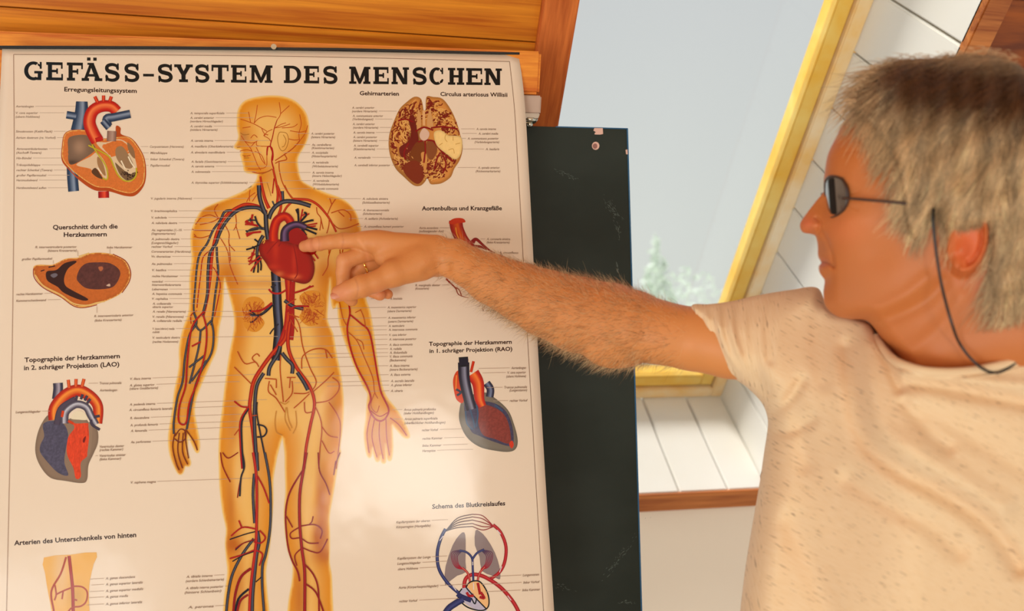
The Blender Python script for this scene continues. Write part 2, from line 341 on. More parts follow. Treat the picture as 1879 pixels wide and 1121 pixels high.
a = np.linspace(0, 2 * math.pi, 20, endpoint=False)
chip('screw_hole', np.stack([1093 + 6.8 * np.cos(a), 267.5 + 7.4 * np.sin(a)], 1), M['chip']); chip('screw_hole', np.stack([1092 + 4 * np.cos(a), 268 + 4.8 * np.sin(a)], 1), M['chipdk'], .0012)
chip('chipped_spot', [(1148, 275), (1151.5, 274), (1152, 283), (1149, 283)], M['chip'])
def smear(x, y, L, ang, n, wd):
    V = []; T = []
    for i in range(n):
        t = rng.normal() * L / 2; u = rng.normal() * wd; cx = x + t * math.cos(ang) - u * math.sin(ang); cy = y + t * math.sin(ang) + u * math.cos(ang)
        l = rng.uniform(1, 5); h = rng.uniform(.15, .4); an = ang + rng.normal() * .2; d = (math.cos(an) * l, math.sin(an) * l); e = (-math.sin(an) * h, math.cos(an) * h); b = len(V)
        V += [onb(cx, cy, .0004), onb(cx + d[0], cy + d[1], .0004), onb(cx + d[0] + e[0], cy + d[1] + e[1], .0004), onb(cx + e[0], cy + e[1], .0004)]; T.append((b, b + 1, b + 2, b + 3))
    obj('chalk_smear', mesh_np('chalk_smear', V, T), M['chalk'], brd)
smear(1124, 382, 22, .9, 60, 4); smear(1045, 322, 30, .35, 30, 2); smear(1132, 415, 20, 1.3, 30, 2); smear(1140, 1020, 60, 2.2, 60, 3); smear(1150, 1105, 20, 0, 25, 2); smear(1030, 1075, 30, .3, 20, 3); smear(1133, 490, 14, 1.5, 24, 1)
# ------------------------------------------------------------------ the anatomical chart
LT = np.array([.97, .91, .80])               # light on the chart: printed colour = seen colour / light
HZ = .013
def ink(c): return np.clip((lin(c) - HZ) / LT, .004, .95)
PM = mat('laminated_print', (255, 255, 255), .11, attr=True, spec=.26, bump=((7, 7, 7), .35, .004))
chart = empty('anatomy_chart', P(500, 96, float(pdepth(500, 96)))); tag(chart, 'large laminated chart of the human blood vessels hanging from the pine rail', 'chart')
def onp(XY, off):
    XY = np.asarray(XY, float); d = pdepth(XY[:, 0], XY[:, 1]); return Pv(XY[:, 0], XY[:, 1], d) - PNW * np.asarray(off).reshape(-1, 1)
class Ink:
    n = 0
    def __init__(s, base=.00012, step=5e-6): s.xy = []; s.col = []; s.off = []; s.T = []; s.nv = 0; s.z = base; s.step = step
    def add(s, xy, col, T):
        xy = np.asarray(xy, float); s.xy.append(xy); s.col.append(np.broadcast_to(col, (len(xy), 3))); s.off.append(np.full(len(xy), s.z)); s.T.append(np.asarray(T, int).reshape(-1, 3) + s.nv); s.nv += len(xy); s.z += s.step
    def stroke(s, pts, w, c, hi=None, edge=.62, n=5, smooth=True, w2=None, c2=None):
        p = crom(pts, n) if smooth else np.asarray(pts, float)
        if len(p) < 400:
            q = [p[0]]
            for a_, b_ in zip(p[:-1], p[1:]):
                m_ = max(1, int(np.hypot(*(b_ - a_)) / 9)); q += [a_ + (b_ - a_) * t_ / m_ for t_ in range(1, m_ + 1)]
            p = np.array(q)
        k = len(p)
        t = np.gradient(p, axis=0); t /= np.linalg.norm(t, axis=1)[:, None] + 1e-9; nn = np.stack([-t[:, 1], t[:, 0]], 1)
        u = np.linspace(0, 1, k); W = (w + ((w if w2 is None else w2) - w) * u) / 2
        C = lin(c) + (lin(c2) - lin(c)) * u[:, None] if c2 is not None else np.tile(lin(c), (k, 1))
        H = lin(hi) if hi is not None else None
        rows = [(-1, 0), (-.55, 1), (-.2, 2), (.55, 1), (1, 0)] if w > 1.6 else [(-1, 1), (1, 1)]
        xs = []; cs = []
        for f, kind in rows:
            xs.append(p + nn * (W * f)[:, None]); cs.append(C * edge if kind == 0 else (H * np.ones((k, 1)) if kind == 2 and H is not None else C))
        m = len(rows); T = []
        for i in range(k - 1):
            for j in range(m - 1):
                a = j * k + i; b = a + 1; d = a + k; e = d + 1; T += [(a, b, e), (a, e, d)]
        s.add(np.concatenate(xs), np.clip((np.concatenate(cs) - HZ) / LT, .004, .95), T)
    def poly(s, pts, c, closed_smooth=6, shade=None, grid=None):
        p = crom(pts, closed_smooth, True) if closed_smooth else np.asarray(pts, float); k = len(p); P2 = p
        if grid:
            x0, y0 = p.min(0); x1, y1 = p.max(0); X, Y = np.meshgrid(np.arange(x0, x1, grid), np.arange(y0, y1, grid)); X = X.ravel() + .01; Y = Y.ravel() + .013
            sd = sdist(X, Y, p); ok = sd > grid * .5; P2 = np.concatenate([p, np.stack([X[ok], Y[ok]], 1)])
        vs, es, fs, *_ = delaunay_2d_cdt([Vector(q) for q in P2], [], [list(range(k))], 1, 1e-4)
        xy = np.array([tuple(v) for v in vs]); T = [f for f in fs if len(f) == 3]; T += [(f[0], f[i], f[i + 1]) for f in fs if len(f) > 3 for i in range(1, len(f) - 1)]
        if shade is not None:
            C = np.clip(shade(xy[:, 0], xy[:, 1], seg_dist(xy[:, 0], xy[:, 1], p)) / LT, 0, .95)
        else: C = ink(c)
        s.add(xy, C, T)
    def build(s, name, label=None):
        if not s.nv: return
        V = onp(np.concatenate(s.xy), np.concatenate(s.off)); T = np.concatenate(s.T)
        # wind towards the camera
        a, b, c = V[T[:, 0]], V[T[:, 1]], V[T[:, 2]]; fl = np.einsum('ij,j->i', np.cross(b - a, c - a), PNW) > 0; T[fl] = T[fl][:, ::-1]
        o = obj(name, mesh_np(name, V, T, np.concatenate(s.col)), PM, chart); 
        if label: o['label'] = label
        return o
# the sheet
out = np.array([(4, 91), (300, 92), (620, 96), (951, 102), (958, 135), (964, 190), (969, 270), (975, 400), (985, 600), (995, 780), (1004, 930), (1013, 1060), (1024, 1240), (-30, 1240), (-22, 900), (-14, 600), (-6, 300), (1, 150)], float)
NU, NV = 60, 70
le = crom([(4, 89), (1, 150), (-6, 300), (-14, 600), (-22, 900), (-30, 1240)], 20); ri = crom([(951, 101), (957, 135), (963, 190), (968, 270), (975, 400), (985, 600), (995, 780), (1004, 930), (1013, 1060), (1024, 1240)], 20)
V = []
for j in range(NV + 1):
    y = 89 + (1240 - 89) * j / NV
    xl = np.interp(y, le[:, 1], le[:, 0]); yr = 101 + (1240 - 101) * j / NV; xr = np.interp(yr, ri[:, 1], ri[:, 0])
    for i in range(NU + 1): u = i / NU; V.append((xl + (xr - xl) * u, y + (yr - y) * u - 3 * math.sin(u * math.pi) * (1 - j / NV)))
V = np.array(V); fr_ = onp(V, 0); bk = onp(V, -.0006); n0 = len(V); T = []
g = lambda i, j: j * (NU + 1) + i
for j in range(NV):
    for i in range(NU): T.append((g(i, j), g(i, j + 1), g(i + 1, j + 1), g(i + 1, j))); T.append((n0 + g(i, j), n0 + g(i + 1, j), n0 + g(i + 1, j + 1), n0 + g(i, j + 1)))
for i in range(NU): T.append((g(i, 0), g(i + 1, 0), n0 + g(i + 1, 0), n0 + g(i, 0)))
for j in range(NV): T.append((g(0, j), n0 + g(0, j), n0 + g(0, j + 1), g(0, j + 1))); T.append((g(NU, j), g(NU, j + 1), n0 + g(NU, j + 1), n0 + g(NU, j)))
PAPER = (230, 200, 166)
obj('sheet', mesh_np('sheet', np.concatenate([fr_, bk]), T, ink(PAPER)), PM, chart, True)
# black rail strip and its hook
rp_ = np.array([P(x, y, float(pdepth(x, 92)) ) for x, y in ((-2, 87), (300, 88), (620, 91), (953, 99))]) - PNW * .002
mb = MB()
for a_, b_ in zip(rp_[:-1], rp_[1:]): mb.slab([a_ - UP * .0018, b_ - UP * .0018, b_ + UP * .0016, a_ + UP * .0016], PNW * .006)
mb.build('hanging_strip', M['black'], chart)
hk = P(503, 88, float(pdepth(503, 90))); mb = MB(); mb.cyl(hk - PNW * .004, hk + PNW * .006, .0022); mb.cyl(hk - PNW * .005, hk - PNW * .003, .0038); mb.build('hook', M['steel'], chart)
# border lines
b = Ink(.00022); G = (140, 105, 80)
b.stroke([(25, 100), (320, 101), (620, 105), (935, 113)], 1.1, G, smooth=True); b.stroke([(25, 100), (26, 300), (23, 600), (19, 800), (12, 1121), (9, 1230)], 1.6, (176, 140, 112))
b.stroke([(935, 113), (944, 200), (950, 300), (957, 420), (968, 620), (980, 830), (990, 1000), (1004, 1230)], 1.1, G); b.build('border_lines')
# slab-serif title
TL = Ink(.00008); BLK = (30, 18, 14)
def tbase(x): return np.interp(x, [40, 270, 480, 700, 925], [146.5, 150.3, 152, 154.4, 156.4])
def tcap(x): return np.interp(x, [40, 480, 925], [33.6, 32.2, 30.6])
def letter(ch, x0, x1):
    h = 1.0; wd = x1 - x0
    def q(pts): return np.array([(x0 + u * wd, tbase(x0 + u * wd) - v * tcap(x0 + u * wd)) for u, v in pts])
    def pl(pts): TL.z -= TL.step; TL.poly(q(pts), BLK, 0)
    def rc(a, c, b_, d): pl([(a, c), (b_, c), (b_, d), (a, d)])
    st = 7.6 / wd; hs = .16
    def arc(cx, cy, rx, ry, a0, a1, tw=st, th=.17, n=18):
        A = np.radians(np.linspace(a0, a1, n)); o = [(cx + rx * math.cos(t), cy + ry * math.sin(t)) for t in A]; i = [(cx + (rx - tw) * math.cos(t), cy + (ry - th) * math.sin(t)) for t in A]
        for k in range(n - 1): pl([o[k], o[k + 1], i[k + 1], i[k]])
    if ch == '-': rc(0, .3, 1, .45); return
    if ch in 'EF':
        rc(.1, 0, .1 + st, 1); rc(0, 0, .5 if ch == 'F' else 1, hs); rc(0, 1 - hs, .97, 1); rc(1 - .12, 1 - .36, 1 - .02, 1); rc(.1, .44, .66, .58); rc(.60, .36, .70, .66)
        if ch == 'E': rc(.90, 0, 1, .36)
    if ch == 'T': rc(.5 - st / 2, 0, .5 + st / 2, 1); rc(.24, 0, .76, hs); rc(0, 1 - hs, 1, 1); rc(0, .64, .11, 1); rc(.89, .64, 1, 1)
    if ch == 'H':
        for a in (.1, .9 - st): rc(a, 0, a + st, 1); rc(a - .1, 0, a + st + .1, hs * .9); rc(a - .1, 1 - hs * .9, a + st + .1, 1)
        rc(.15, .43, .85, .58)
    if ch == 'N':
        rc(.08, 0, .08 + st * .8, 1); rc(0, 0, .36, hs * .9); rc(0, 1 - hs * .9, .3, 1); rc(.9 - st * .8, 0, .9, 1); rc(.64, 1 - hs * .9, 1, 1); pl([(.08, 1), (.08 + st * 1.15, 1), (.9, 0), (.9 - st * 1.1, 0)])
    if ch == 'M':
        rc(.08, 0, .08 + st * .75, 1); rc(.92 - st, 0, .92, 1); rc(0, 0, .34, hs * .9); rc(0, 1 - hs * .9, .2, 1); rc(.66, 0, 1, hs * .9); rc(.8, 1 - hs * .9, 1, 1)
        pl([(.08, 1), (.1 + st, 1), (.54, .18), (.46, .0), (.45, .0)]); pl([(.92, 1), (.9 - st, 1), (.45, .15), (.46, 0), (.54, 0)])
    if ch == 'Y': rc(.5 - st / 2, 0, .5 + st / 2, .45); rc(.26, 0, .74, hs); pl([(.06, 1), (.06 + st * 1.2, 1), (.5 + st / 2, .4), (.5 - st / 2, .4)]); pl([(.94, 1), (.94 - st * 1.1, 1), (.5 - st / 2, .4), (.5 + st / 2, .4)]); rc(0, 1 - hs, .38, 1); rc(.62, 1 - hs, 1, 1)
    if ch == 'A':
        pl([(.08, 0), (.08 + st * .8, 0), (.5, .84), (.56, 1), (.40, 1)]); pl([(.92, 0), (.92 - st * 1.1, 0), (.42, .84), (.44, 1), (.58, 1)]); rc(.24, .24, .76, .38); rc(0, 0, .36, hs); rc(.62, 0, 1, hs); rc(.28, 1 - hs * .7, .6, 1)
        for a in (.26, .56): rc(a, 1.12, a + .17, 1.3)
    if ch == 'D': rc(.1, 0, .1 + st, 1); rc(0, 0, .5, hs); rc(0, 1 - hs, .5, 1); arc(.48, .5, .52, .5, -90, 90)
    if ch in 'CG':
        arc(.52, .5, .52, .52, 62, 298); rc(.86, .62, .97, 1.0); pl([(.72, .94), (.76, .8), (.9, .7), (.9, .84)])
        if ch == 'C': pl([(.74, .06), (.74, .2), (.9, .34), (1, .3), (.93, .14)])
        else: rc(1 - st * 1.1, .06, 1 - .05, .46); rc(.56, .36, 1.02, .5); rc(.7, 0.0, .95, .16)
    if ch == 'S':
        c = crom([(.88, .70), (.80, .86), (.5, .93), (.2, .86), (.13, .70), (.24, .57), (.5, .51), (.78, .43), (.88, .27), (.78, .12), (.5, .06), (.2, .12), (.1, .30)], 5)
        t = np.gradient(c, axis=0); n_ = np.stack([-t[:, 1] / 1.0, t[:, 0]], 1); n_ /= np.linalg.norm(n_ * [wd, tcap(x0)], axis=1)[:, None]
        k = len(c); W = 2.6 + 1.2 * np.sin(np.linspace(0, np.pi, k)) ** 2; n_ = n_ * W[:, None]
        a_ = c + n_; b_ = c - n_
        for i in range(k - 1): pl([a_[i], a_[i + 1], b_[i + 1], b_[i]])
        rc(.84, .62, .95, 1.0); rc(.04, 0, .15, .36)
for ch, a_, b_ in zip('GEFASS-SYSTEMDESMENSCHEN', (44.2, 84.8, 122.7, 149.8, 192.6, 228.3, 262.6, 289.7, 319.6, 358.2, 388.1, 423.8, 458, 520.8, 557.6, 593.3, 640.7, 684.9, 718.3, 757.4, 787.7, 821.9, 855.3, 888.7), (77.6, 115.6, 152.7, 187.8, 219.2, 255.4, 282.5, 316.8, 353.9, 383.8, 419.5, 452.3, 500, 552.8, 585.6, 619, 679.8, 713.4, 750.5, 782.5, 813.9, 851.9, 885.3, 920.9)):
    letter(ch, a_, b_)
TL.build('title_lettering', 'heavy black slab-serif title reading GEFÄSS-SYSTEM DES MENSCHEN')
# small printed text
def text_mesh(s, bold=0., shear=0.):
    cu = bpy.data.curves.new('t', 'FONT'); cu.body = s; cu.size = 1; cu.offset = bold; cu.shear = shear; cu.resolution_u = 2
    o = bpy.data.objects.new('t', cu); scene.collection.objects.link(o); bpy.context.view_layer.update()
    me = o.evaluated_get(bpy.context.evaluated_depsgraph_get()).to_mesh(); V = np.array([v.co[:2] for v in me.vertices]); me.calc_loop_triangles(); T = np.array([t.vertices[:] for t in me.loop_triangles])
    o.to_mesh_clear(); bpy.data.objects.remove(o); bpy.data.curves.remove(cu); return V, T
def put(I, s, x0, y0, x1, y1, cap, c, bold=0., shear=0.):
    V, T = text_mesh(s, bold, shear); m0 = V[:, 0].min(); W = V[:, 0].max() - m0; u = (V[:, 0] - m0) / W
    X = x0 + (x1 - x0) * u; Y = y0 + (y1 - y0) * u - V[:, 1] * cap / .73; I.add(np.stack([X, Y], 1), ink(c), T); I.z -= I.step
Hd = Ink(.00008); HC = (62, 38, 28)
for s, x0, y0, x1, y1, cap in (('Erregungsleitungssystem', 118, 167.5, 251, 170.5, 8.2), ('Gehirnarterien', 660, 174.5, 732, 175.5, 7.6), ('Circulus arteriosus Willisii', 808, 176, 931, 177.5, 7.6),
        ('Querschnitt durch die', 97, 421, 216, 419, 8.5), ('Herzkammern', 117, 434.5, 196, 433.5, 8.5), ('Aortenbulbus und Kranzgefäße', 774, 386, 921, 385.5, 8),
        ('Topographie der Herzkammern', 45, 664.5, 220, 657, 8.6), ('in 2. schräger Projektion (LAO)', 44, 679, 219, 672, 8.6), ('Topographie der Herzkammern', 787, 634.5, 939, 630.5, 7.6), ('in 1. schräger Projektion (RAO)', 788, 647.5, 940, 643.5, 7.6),
        ('Arterien des Unterschenkels von hinten', 26, 1000.5, 250, 985, 9), ('Schema des Blutkreislaufes', 793, 933.5, 927, 927, 8.4)):
    put(Hd, s, x0, y0, x1, y1, cap, HC, .026)
    Hd.build('heading_lettering'); Hd = Ink(.00012)
LB_ = Ink(.00016); TC = (146, 114, 90); LC = (184, 150, 122)
def lab(s, x0, x1, y, sl=0., cap=4.3, lead=None): 
    put(LB_, s, x0, y + cap / 2, x1, y + cap / 2 + (x1 - x0) * sl, cap, TC, .012, .2)
    if lead is not None:
        a = (x1 + 3, y + (x1 + 3 - x0) * sl) if lead > x1 else (x0 - 3, y); LB_.stroke([a, (lead, a[1] + (lead - a[0]) * sl)], .7, LC, smooth=False)
L = [  # text, x0, x1, y, slope, leader end
 ('Aortenbogen', 29, 62, 195, .0, 139), ('V. cava superior', 29, 70, 207, 0, 118), ('(obere Hohlvene)', 29, 73, 214, 0, None), ('Sinusknoten (Keith-Flack)', 29, 96, 241, 0, 120), ('Atrium dextrum (re. Vorhof)', 29, 102, 252.5, 0, 116),
 ('Atrioventrikularknoten', 30, 87, 273, 0, 160), ('(Aschoff-Tawara)', 30, 76, 280, 0, None), ('His-Bündel', 30, 58, 290, 0, 112), ('Trikuspidalklappe', 30, 74, 302.5, 0, 116), ('rechter Schenkel (Tawara)', 30, 96, 312, 0, 122), ('großer Papillarmuskel', 30, 85, 321.5, 0, 128), ('Herzmuskelwand', 30, 69, 330.5, 0, 122), ('Herzbeutelwand außen', 30, 85, 344.5, 0, 124),
 ('Corpustriatum (Herzvene)', 275, 337, 269, 0, 258), ('Mitralklappe', 276, 307, 280.5, 0, 262), ('linker Schenkel (Tawara)', 276, 338, 292, 0, 266), ('Papillarmuskel', 276, 312, 303.5, 0, 268), ('V. jugularis interna (Halsvene)', 277, 352, 364, 0, 470),
 ('A. temporalis superficialis', 349, 412, 207.5, 0, 455), ('A. cerebri anterior', 349, 393, 216, 0, 465), ('(vordere Hirnschlagader)', 349, 409, 222.5, 0, None), ('A. cerebri media', 349, 389, 231.5, 0, 440), ('(mittlere Hirnarterie)', 349, 399, 238, 0, None), ('A. carotis interna', 350, 391, 258, 0, 495), ('A. maxillaris (Oberkieferarterie)', 350, 428, 268.5, 0, 478), ('A. alveolaris mandibularis', 350, 413, 279.5, 0, 480), ('A. facialis (Gesichtsarterie)', 351, 415, 296.5, 0, 470), ('A. carotis externa', 351, 393, 305, 0, 497), ('A. submentalis', 351, 386, 315, 0, 470), ('A. thyroidea superior (Schilddrüsenarterie)', 351, 454, 335, 0, 495),
 ('A. cerebri posterior', 571, 614, 245, 0, 545), ('(hintere Hirnarterie)', 571, 615, 251.5, 0, None), ('Aa. cerebellares', 572, 608, 265.5, 0, 540), ('(Kleinhirnarterien)', 572, 613, 271.5, 0, None), ('A. occipitalis', 572, 602, 280, 0, 520), ('(Hinterhauptarterie)', 572, 618, 286.5, 0, None), ('A. vertebralis', 573, 603, 298, 0, 512), ('(Wirbelsäulenarterie)', 573, 620, 305, 0, None), ('A. carotis interna', 573, 612, 316.5, 0, 512), ('(innere Halsschlagader)', 573, 627, 322.5, 0, None), ('A. vertebralis', 574, 604, 331.5, 0, 520), ('(Wirbelsäulenarterie)', 574, 622, 338, 0, None), ('A. carotis communis', 574, 621, 346, 0, 512),
 ('A. cerebri anterior', 646, 687, 197.5, 0, None), ('(vordere Hirnarterie)', 646, 692, 204, 0, 728), ('A. communicans anterior', 647, 703, 212.5, 0, None), ('(Verbindungsast)', 647, 685, 218.5, 0, 720), ('A. cerebri anterior', 647, 688, 227.5, 0, None), ('(vordere Hirnarterie)', 648, 694, 234, 0, 718), ('A. carotis interna', 648, 687, 243, 0, 716), ('A. cerebri posterior', 648, 692, 251.5, 0, None), ('(hintere Hirnarterie)', 648, 692, 258, 0, 715), ('A. cerebelli superior', 649, 695, 267, 0, None), ('(Kleinhirnarterie)', 649, 688, 273.5, 0, 714), ('A. vertebralis', 650, 680, 289, 0, 716), ('A. cerebelli inferior posterior', 650, 716, 303, 0, 722),
 ('A. carotis interna', 874, 910, 236.5, 0, 846), ('A. cerebri media', 878, 914, 245, 0, 848), ('A. communicans posterior', 858, 915, 254, 0, 848), ('(Verbindungsarterie)', 871, 916, 260.5, 0, None), ('A. basilaris', 891, 916, 273.5, 0, 790), ('A. spinalis anterior', 877, 917, 307.5, 0, 840), ('(Rückenmarkarterie)', 873, 918, 314, 0, None),
 ('A. subclavia sinistra', 665, 712, 364.5, 0, 600), ('(Schlüsselbeinarterie)', 665, 715, 371.5, 0, None), ('A. thoracoacromialis', 666, 714, 385.5, 0, 632), ('(Schulterarterie)', 666, 701, 392, 0, None), ('A. axillaris (Achselarterie)', 669, 730, 401, 0, 640), ('A. circumflexa humeri posterior', 668, 741, 415.5, 0, 655), ('V. brachiocephalica', 277, 325, 387, 0, 478), ('V. subclavia', 278, 306, 399, 0, 430), ('A. subclavia dextra', 278, 325, 409, 0, 440), ('Aa. segmentales (1.-10.', 278, 334, 422, 0, 450), ('(Segmentarterien)', 278, 322, 428.5, 0, None), ('A. pulmonalis dextra', 278, 329, 438.5, 0, 470), ('(Lungenschlagader)', 278, 327, 445.5, 0, None), ('rechter Vorhof', 278, 317, 452.5, 0, 490), ('Coronararterien (Herzkranz)', 278, 350, 461.5, 0, 500), ('Vv. thoracicae', 278, 313, 470.5, 0, 460), ('Aa. pulmonales', 278, 316, 484, 0, 465), ('V. basilica', 279, 305, 495.5, 0, 400), ('rechte Herzkammer', 279, 327, 506.5, 0, 520), ('ventrikel', 279, 299, 516.5, 0, 540), ('Interventrikulararterie', 279, 332, 522.5, 0, None), ('Lebervenen', 279, 308, 530.5, 0, 500), ('A. hepatica communis', 279, 334, 539, 0, 505), ('V. cephalica', 279, 308, 548, 0, 365), ('A. collateralis', 280, 314, 557, 0, 390), ('ulnaris superior', 280, 318, 563, 0, None), ('A. renalis (Nierenarterie)', 280, 341, 571.5, 0, 470), ('V. renalis (Nierenvene)', 280, 337, 581, 0, 480), ('A. collateralis radialis', 280, 334, 588.5, 0, 360), ('V. (cava inferior) media', 280, 320, 603, 0, 360), ('cubiti', 280, 293, 609, 0, None), ('V. testicularis dextra', 280, 330, 619.5, -.01, 510), ('(rechte Hodenvene)', 280, 327, 627, -.01, None),
 ('V. iliaca interna', 239, 277, 695, -.035, 480), ('A. glutea superior', 238, 284, 707, -.035, 440), ('(obere Gesäßarterie)', 238, 290, 713, -.035, None), ('A. pudenda interna', 238, 285, 742, -.035, 490), ('A. circumflexa femoris lateralis', 237, 317, 752, -.035, 470), ('R. descendens', 239, 274, 767, -.035, 460), ('A. profunda femoris', 239, 290, 780, -.035, 470), ('A. femoralis', 240, 270, 790.5, -.035, 465), ('Aa. perforantes', 240, 277, 811, -.035, 430), ('V. saphena magna', 240, 286, 885, -.035, 470),
 ('A. mesenterica superior', 711, 764, 564, -.02, 612), ('(obere Darmarterie)', 711, 755, 571, -.02, None), ('A. mesenterica inferior', 712, 763, 583, -.02, 540), ('(untere Darmarterie)', 712, 758, 590, -.02, None), ('A. testicularis', 713, 742, 598, -.02, 545), ('A. interossea communis', 713, 766, 605, -.02, 650), ('V. cava inferior', 714, 746, 614.5, -.02, 520), ('A. interossea posterior', 714, 764, 622.5, -.02, 660), ('A. iliaca communis', 714, 757, 632.5, -.02, 530), ('A. radialis', 715, 737, 640, -.02, 690), ('A. iliolumbalis', 715, 747, 647, -.02, 560), ('V. iliaca communis', 715, 757, 654, -.02, 535), ('(Beckenvene)', 715, 745, 661, -.02, None), ('A. iliaca interna', 715, 751, 671, -.02, 545), ('(innere Beckenarterie)', 715, 766, 678, -.02, None), ('A. iliaca externa', 716, 753, 687.5, -.02, 560), ('A. sacralis lateralis', 717, 760, 699, -.02, 540), ('A. glutea inferior', 717, 756, 706.5, -.02, 600), ('A. ulnaris', 717, 739, 717, -.02, 680),
 ('Arcus palmaris profundus', 741, 800, 751.5, -.02, 720), ('(tiefer Hohlhandbogen)', 741, 796, 758, -.02, None), ('Arcus palmaris superficialis', 742, 803, 768.5, -.02, 715), ('(oberflächlicher Hohlhandbogen)', 742, 817, 776, -.02, None), ('rechter Vorhof', 774, 804, 789, -.03, 848), ('rechte Kammer', 775, 812, 804.5, -.03, 852), ('linke Kammer', 775, 810, 817.5, -.03, 858), ('Herzspitze', 775, 799, 827, -.03, 868),
 ('Aortenbogen', 938, 965, 675, -.02, 878), ('V. cava superior', 931, 965, 683.5, -.02, 885), ('(obere Hohlvene)', 929, 965, 690.5, -.02, None), ('Truncus pulmonalis', 925, 967, 710.5, -.02, 893), ('(Lungenstamm)', 935, 967, 716, -.02, None), ('rechter Vorhof', 935, 968, 735, -.02, 905),
 ('Truncus pulmonalis', 183, 223, 703, -.02, 163), ('Aortenbogen', 183, 215, 716, -.02, None), ('Lungenschlagader', 29, 75, 756, -.03, 92), ('Ventriculus dexter', 183, 228, 819.5, -.04, None), ('(rechte Kammer)', 183, 226, 825.5, -.04, None), ('Ventriculus sinister', 183, 231, 836, -.04, 175), ('(linke Kammer)', 183, 222, 842.5, -.04, None),
 ('R. interventricularis posterior', 65, 141, 453.5, -.01, None), ('(hintere Kranzarterie)', 88, 141, 460, -.01, None), ('linke Herzkammer', 196, 243, 454, -.01, None), ('großer Papillarmuskel', 40, 96, 475.5, -.02, None), ('rechte Herzkammer', 30, 79, 540, -.03, 96), ('Kammerscheidewand', 30, 85, 552, -.03, 112), ('R. interventricularis anterior', 173, 245, 580, -.03, None), ('(linke Kranzarterie)', 174, 223, 588, -.03, None),
 ('A. genus descendens', 194, 248, 1061, -.06, 165), ('A. genus superior lateralis', 194, 262, 1072, -.06, 168), ('A. genus superior medialis', 194, 263, 1084, -.06, 165), ('A. genus media', 194, 235, 1095, -.06, 164), ('A. genus inferior lateralis', 194, 261, 1108, -.06, 160), ('A. tibialis interna', 342, 390, 1058, -.05, 412), ('(vordere Schienbeinarterie)', 341, 411, 1066, -.05, None), ('A. tibialis interna posterior', 341, 410, 1079, -.05, 420), ('(hintere Schienbein)', 339, 406, 1087, -.05, None), ('A. peronea', 345, 392, 1114, -.05, 420),
 ('Kapillarsystem der oberen', 727, 789, 958, -.05, 822), ('Körperregion (Hautgefäße)', 727, 790, 967, -.05, None), ('Kapillarsystem der Lunge', 729, 790, 1024.5, -.05, 820), ('Lungenschlagader', 729, 772, 1034, -.05, 822), ('obere Hohlvene', 730, 767, 1044, -.05, 802), ('Aorta (Körperhauptschlagader)', 731, 804, 1078, -.05, 860), ('rechter Vorhof', 732, 766, 1103, -.05, 842),
 ('Lungenvenen', 959, 989, 1055, -.05, 895), ('linker Vorhof', 960, 990, 1068.5, -.05, 885), ('linke Kammer', 958, 991, 1082.5, -.05, 890), ('Aorta ascendens', 769, 804, 418, 0, 826), ('(aufsteigender Ast)', 769, 814, 424, 0, None), ('A. coronaria sinistra', 893, 936, 438.5, 0, 882), ('(linke Kranzarterie)', 893, 935, 444.5, 0, None), ('R. circumflexus', 917, 951, 463.5, 0, None), ('R. marginalis dexter', 762, 808, 523.5, -.01, 824), ('(Kranzarterie)', 762, 787, 529.5, -.01, None), ('R. marginalis sinister', 885, 930, 569.5, -.02, None), ('(Magenarterie)', 725, 763, 514.5, -.01, None), ('A. brachialis', 716, 738, 548, -.01, 680)]
for s, x0, x1, y, sl, ld in L: lab(s, x0, x1, y, sl, 4.2 if y < 640 else 4.6, ld)
for p in ([(143, 460), (143, 470)], [(98, 478), (98, 484)], [(202, 457), (202, 466)], [(178, 562), (178, 574)], [(885, 556), (885, 568)]): LB_.stroke(p, .7, LC, smooth=False)
LB_.build('caption_lettering')

